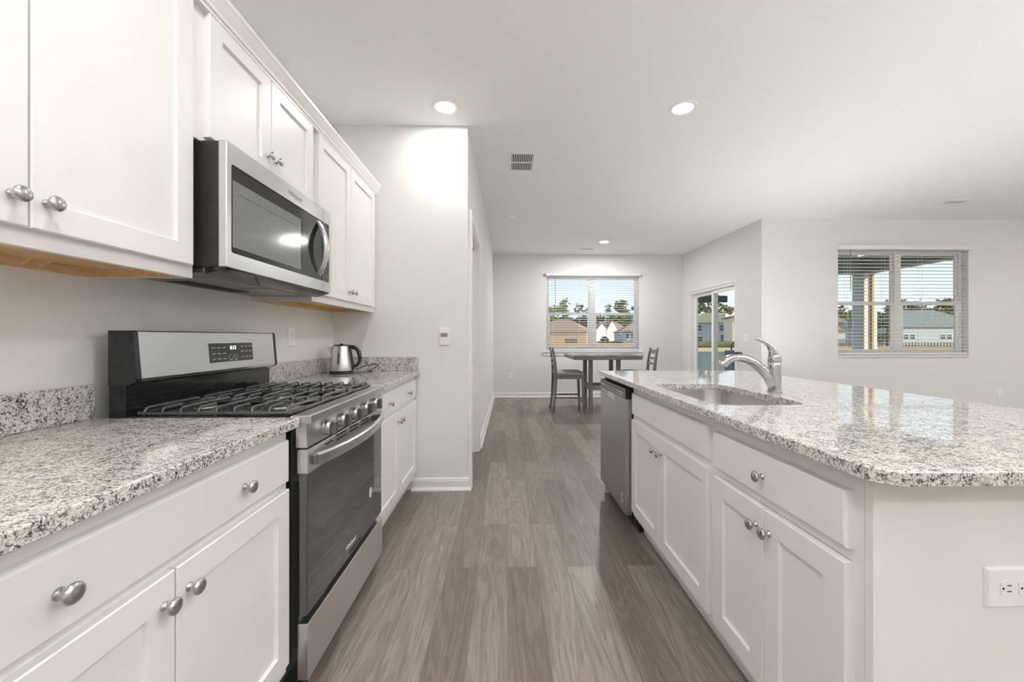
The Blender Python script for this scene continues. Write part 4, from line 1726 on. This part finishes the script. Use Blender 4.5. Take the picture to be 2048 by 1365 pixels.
def house(label, c, L, Wd, hw, hr, rot, wall, roof, kind='hip', windows=(), ov=.35):
    """c: centre on the ground; L along local x, Wd along local y"""
    t = thing('house', label, 'house', (c.x, c.y, ZG))
    R = Matrix.Rotation(rot, 4, 'Z')

    def P(x, y, z):
        return c + R @ Vector((x, y, 0)) + Vector((0, 0, ZG + z - c.z))
    b = MB()
    l, w_ = L / 2, Wd / 2
    base = [(-l, -w_), (l, -w_), (l, w_), (-l, w_)]
    if kind == 'gable':      # gable faces local -y
        b.loops([[P(-l, -w_, 0), P(l, -w_, 0), P(l, -w_, hw), P(0, -w_, hw + hr - .1), P(-l, -w_, hw)], [P(-l, w_, 0), P(l, w_, 0), P(l, w_, hw), P(0, w_, hw + hr - .1), P(-l, w_, hw)]])
    else:
        b.loops([[P(x, y, 0) for x, y in base], [P(x, y, hw) for x, y in base]])
    b.build('wall', wall, t)
    b = MB()
    lo, wo = l + ov, w_ + ov
    if kind == 'gable':
        for s_ in (-1, 1):
            b.loops([[P(s_ * lo, -wo, hw - .15), P(0, -wo, hw + hr), P(0, -wo, hw + hr + .15), P(s_ * lo, -wo, hw)], [P(s_ * lo, wo, hw - .15), P(0, wo, hw + hr), P(0, wo, hw + hr + .15), P(s_ * lo, wo, hw)]])
    else:
        rl = max(.1, lo - wo * .95)
        b.loops([[P(-lo, -wo, hw - .12), P(lo, -wo, hw - .12), P(lo, wo, hw - .12), P(-lo, wo, hw - .12)],
                 [P(-lo, -wo, hw + .05), P(lo, -wo, hw + .05), P(lo, wo, hw + .05), P(-lo, wo, hw + .05)],
                 [P(-rl, -.04, hw + hr), P(rl, -.04, hw + hr), P(rl, .04, hw + hr), P(-rl, .04, hw + hr)]])
    b.build('roof', roof, t)
    for face, u, z, ww, hh in windows:
        if face == 'f':
            n, o0, ux = Vector((0, -1, 0)), Vector((u, -w_, 0)), Vector((1, 0, 0))
        elif face == 'r':
            n, o0, ux = Vector((1, 0, 0)), Vector((l, u, 0)), Vector((0, 1, 0))
        else:
            n, o0, ux = Vector((-1, 0, 0)), Vector((-l, u, 0)), Vector((0, -1, 0))
        b = MB()
        q = []
        for d_ in (-.02, .05):
            q.append([P(*(o0 + ux * a + n * d_).xy, z + b_) for a, b_ in ((-ww / 2, 0), (ww / 2, 0), (ww / 2, hh), (-ww / 2, hh))])
        b.loops(q)
        wf = b.build('window', M['white_siding'], t)
        b = MB()
        for a0, a1 in ((-ww / 2 + .08, ww / 2 - .08),):
            for z0_, z1_ in ((.08, hh / 2 - .03), (hh / 2 + .03, hh - .08)):
                q = []
                for d_ in (.03, .07):
                    q.append([P(*(o0 + ux * a + n * d_).xy, z + b_) for a, b_ in ((a0, z0_), (a1, z0_), (a1, z1_), (a0, z1_))])
                b.loops(q)
        b.build('pane', M['dark_window'], wf)
    return t


house('tan house with a long brown hipped roof in the far window, left pane', at(1125, 108, 0), 15.3, 11.9, 2.8, 3.35, math.radians(-22), M['tan_siding'], M['brown_roof'], 'hip',
      [('r', -1.6, 1.2, .9, 1.3), ('r', .3, 1.2, .9, 1.3)])
tg = house('white twin-gabled house in the far window, right pane', at(1216, 136, 0), 12.5, 8, 3.75, 2.9, 0, M['white_siding'], M['brown_roof'], 'hip', [])
for gpx, gw, gz in ((1204, 3.7, 2.0), (1224.5, 3.5, 2.9)):
    g0 = at(gpx, 129, 0)
    for nm, mm, ow_ in (('gable', M['white_siding'], 0.0), ('gable_roof', M['brown_roof'], .2)):
        b = MB()
        hwid = gw / 2 + ow_
        if nm == 'gable':
            sec = [[(g0.x - hwid, y_, ZG), (g0.x + hwid, y_, ZG), (g0.x + hwid, y_, ZG + 3.75), (g0.x, y_, ZG + 3.75 + gz), (g0.x - hwid, y_, ZG + 3.75)] for y_ in (g0.y, g0.y + 6.0)]
        else:
            sec = [[(g0.x - hwid, y_, ZG + 3.65), (g0.x, y_, ZG + 3.78 + gz), (g0.x + hwid, y_, ZG + 3.65), (g0.x + hwid, y_, ZG + 3.8), (g0.x, y_, ZG + 4.0 + gz), (g0.x - hwid, y_, ZG + 3.8)] for y_ in (g0.y - .05, g0.y + 6.0)]
        b.loops(sec)
        b.build(nm, mm, tg)
house('grey-blue house with a low brown roof at the right of the far window', at(1283, 116, 0), 14, 10, 2.85, 3.0, math.radians(-6), M['grey_siding'], M['brown_roof'], 'hip',
      [('f', -5.0, 1.1, 1.0, 1.4), ('f', -3.7, 1.1, 1.0, 1.4)])
house('two-storey teal-grey house across the pond in the sliding-door view', at(1421, 76, 0), 8, 6, 4.1, 2.0, math.radians(-30), M['shaded_teal_siding'], M['olive_roof'], 'hip',
      [('f', -2.0, 2.5, 1.5, 1.2), ('f', -1.8, .5, 1.5, 1.1), ('f', 2.0, 2.5, 1.0, 1.2), ('f', 2.2, .1, 1.0, 1.9)])
house('cream house beyond the two-storey one at the slider right edge', at(1500, 60, 0), 6, 7, 4.4, 1.0, math.radians(-20), M['cream_siding'], M['brown_roof'], 'hip',
      [('f', -2.0, 2.6, 1.0, 1.2)])
house('pale teal single-storey house with grey-green roof in the right window', at(1828, 79, 0), 18, 11, 3.3, 3.5, math.radians(-1.4), M['shaded_teal_siding'], M['green_roof'], 'hip',
      [('f', -7.0, 1.0, 1.0, 1.0), ('f', -5.8, 1.0, 1.0, 1.0), ('f', -.2, 1.0, 1.0, 1.0), ('f', 1.0, 1.0, 1.0, 1.0)])
house('white house with tan roof at the left edge of the right window', at(1650, 97, 0), 12, 9, 2.9, 4.0, math.radians(-15), M['white_siding'], M['brown_roof'], 'hip', [])

# parked car by the white house
cpos = at(1209, 116, 0)
cr = thing('car', 'dark parked car in front of the white twin-gabled house', 'car', (cpos.x, cpos.y, ZG))
b = MB()
cx, cy = cpos.x, cpos.y
sec = []
for x, zl, zh in ((-1.1, .30, .62), (-1.0, .22, .80), (-.75, .2, .86), (-.45, .2, 1.28), (.35, .2, 1.32), (.75, .2, .90), (1.05, .22, .82), (1.15, .32, .6)):
    sec.append([(cx + x, cy - .7, ZG + zl), (cx + x, cy + .8, ZG + zl), (cx + x, cy + .7, ZG + zh * 1.3), (cx + x, cy - .6, ZG + zh * 1.3)])
b.loops(sec)
b.build('body', M['car_paint'], cr)
for x in (-.7, .72):
    b = MB()
    b.lathe([(.24, 0), (.26, .03), (.26, .15), (.24, .18)], (cx + x, cy - .56, ZG + .26), '-Y', 16)
    b.build('wheel', M['rubber'], cr)
b = MB()
b.box(cx - .35, cx + .30, cy - .68, cy - .655, ZG + 1.15, ZG + 1.6)
b.build('side_window', M['dark_window'], cr)


def fence(label, p0, p1, h, step, wd):
    t = thing('picket_fence', label, 'fence', tuple(p0))
    b = MB()
    d = p1 - p0
    n = int(d.length / step)
    for i in range(n + 1):
        q = p0 + d * (i / n)
        b.box(q.x - wd / 2, q.x + wd / 2, q.y - wd / 2, q.y + wd / 2, ZG, ZG + h)
    b.build('pickets', M['fence_dark'], t)
    b = MB()
    for z in (.2, h - .12):
        b.bar(p0 + Vector((0, 0, z)), p1 + Vector((0, 0, z)), .05, .06)
    b.build('rails', M['fence_dark'], t)


fence('dark picket fence beside the tan house in the far window', at(1131, 99, ZG), at(1153, 97, ZG), 1.0, .42, .20)
fence('low dark fence in front of the white gabled house', at(1198, 97, ZG), at(1245, 94, ZG), .55, .42, .20)
fence('dark metal fence in front of the teal house in the right window', at(1800, 57, ZG), at(1960, 55, ZG), .70, .36, .08)
fence('dark metal fence left of the porch post in the right window', at(1660, 58, ZG), at(1765, 57.5, ZG), .70, .36, .08)

t = tag(MB().box(*(lambda p: (p.x - 4, p.x + 4, p.y - 1, p.y + 1))(at(1410, 55, 0)), ZG, ZG + .85, .3).build('hedge', M['leaf_dark']),
        'dark clipped hedge along the pond bank before the two-storey house', 'hedge')
b = MB()
q = at(1440, 50.5, 0)
b.box(q.x - 9, q.x + 14, q.y - 11.5, q.y + 3, ZG, ZG + .012)
struct(b.build('bank', M['bank_grass']), 'tan grass bank beyond the pond')


def blob(b, c, r, n=1, squash=.75):
    res = bmesh.ops.create_icosphere(b.bm, subdivisions=n, radius=1.0)
    for v in res['verts']:
        k = 1 + random.uniform(-.38, .38)
        v.co = Vector((v.co.x * r * k, v.co.y * r * k, v.co.z * r * squash * k)) + c


def tree(label, px, dist, top, crown_h, rad, m, n=16, trunk=True):
    if px < 1300:
        dist, top, crown_h, rad = dist * 1.5, 1.15 + (top - 1.15) * 1.5, crown_h * 1.4, rad * 1.4
        n = int(n * 1.6)
    p = at(px, dist, ZG)
    t = thing('tree', label, 'tree', (p.x, p.y, ZG), 'trees behind the neighbouring houses')
    b = MB()
    b.tube([p, p + Vector((.1, 0, (top - ZG) * .5)), p + Vector((0, 0, top - ZG - crown_h * .3))], [.22, .16, .07], 7)
    b.build('trunk', M['bark'], t)
    b = MB()
    for i in range(n):
        h = random.random()
        a = random.uniform(0, 2 * PI)
        rr_ = rad * (1 - .65 * h) * math.sqrt(random.random())
        cc = p + Vector((rr_ * math.cos(a), rr_ * math.sin(a) * .7, top - ZG - crown_h * (1 - h)))
        rb = rad * random.uniform(.20, .34)
        for j in range(16):
            v = Vector((random.gauss(0, 1), random.gauss(0, 1), random.gauss(0, .7))).normalized() * rb * random.uniform(.3, 1.0)
            blob(b, cc + v, rb * random.uniform(.16, .36))
    b.build('crown', m, t)


tree('bushy tree with the highest crown, left of the far window mullion', 1126, 104, 10.4, 5.0, 3.2, M['leaf'])
tree('broad low tree at the left edge of the far window', 1105, 96, 8.8, 4.5, 3.2, M['leaf'])
tree('thin-topped pine just left of the far window mullion', 1157, 108, 10.0, 3.0, 2.2, M['leaf_dark'], 9)
tree('small pine top right beside the far window mullion', 1175, 106, 8.7, 3.0, 1.8, M['leaf_dark'], 8)
tree('thin pine above the white gables in the far window', 1218, 104, 9.4, 3.4, 2.2, M['leaf_dark'], 10)
tree('large yellow-green tree in the right pane of the far window', 1243, 110, 11.2, 5.5, 3.6, M['leaf'], 20)
tree('small pine at the right edge of the far window', 1268, 102, 8.9, 3.5, 1.9, M['leaf_dark'], 9)
tree('round tree above the two-storey house in the left slider pane', 1416, 100, 12.0, 5.5, 4.2, M['leaf_dark'])
tree('small tree above the roof in the right slider pane', 1449, 108, 10.6, 4.0, 3.2, M['leaf'])
tree('tree left of the porch post in the right window', 1690, 109, 9.6, 5.0, 3.6, M['leaf'])
tree('tree between the porch post and the right window mullion', 1775, 62, 6.9, 6.4, 2.2, M['leaf_dark'], 30)
tree('tallest tree in the right pane of the right window', 1888, 108, 11.0, 6.0, 5.0, M['leaf'], 24)
tree('wide tree at the left of the right pane in the right window', 1822, 88, 9.0, 5.0, 4.6, M['leaf'], 20)
def leafy(b, c, r):
    blob(b, c, r * .8, 2)
    for j in range(9):
        v = Vector((random.gauss(0, 1), random.gauss(0, 1), random.gauss(0, .7))).normalized() * r * random.uniform(.7, 1.05)
        blob(b, c + v, r * random.uniform(.14, .32))


b = MB()
for px in range(1060, 1310, 6):
    for k in range(4):
        p = at(px + random.uniform(-3, 3), 176 + random.uniform(0, 6), 0)
        leafy(b, p + Vector((0, 0, random.uniform(.5, 8.8) + ZG)), random.uniform(2.6, 4.0))
for px in range(1380, 1500, 12):
    for k in range(2):
        p = at(px, 116 + random.uniform(0, 6), 0)
        leafy(b, p + Vector((0, 0, random.uniform(.5, 6.0) + ZG)), random.uniform(1.5, 2.6))
for px in range(1640, 2000, 10):
    for k in range(3):
        p = at(px + random.uniform(-3, 3), 118 + random.uniform(0, 6), 0)
        leafy(b, p + Vector((0, 0, random.uniform(.5, 8.0) + ZG)), random.uniform(2.2, 3.6))
tag(b.build('woodland', M['leaf_dark']), 'dark band of woodland along the horizon behind the houses', 'woods', kind='stuff')
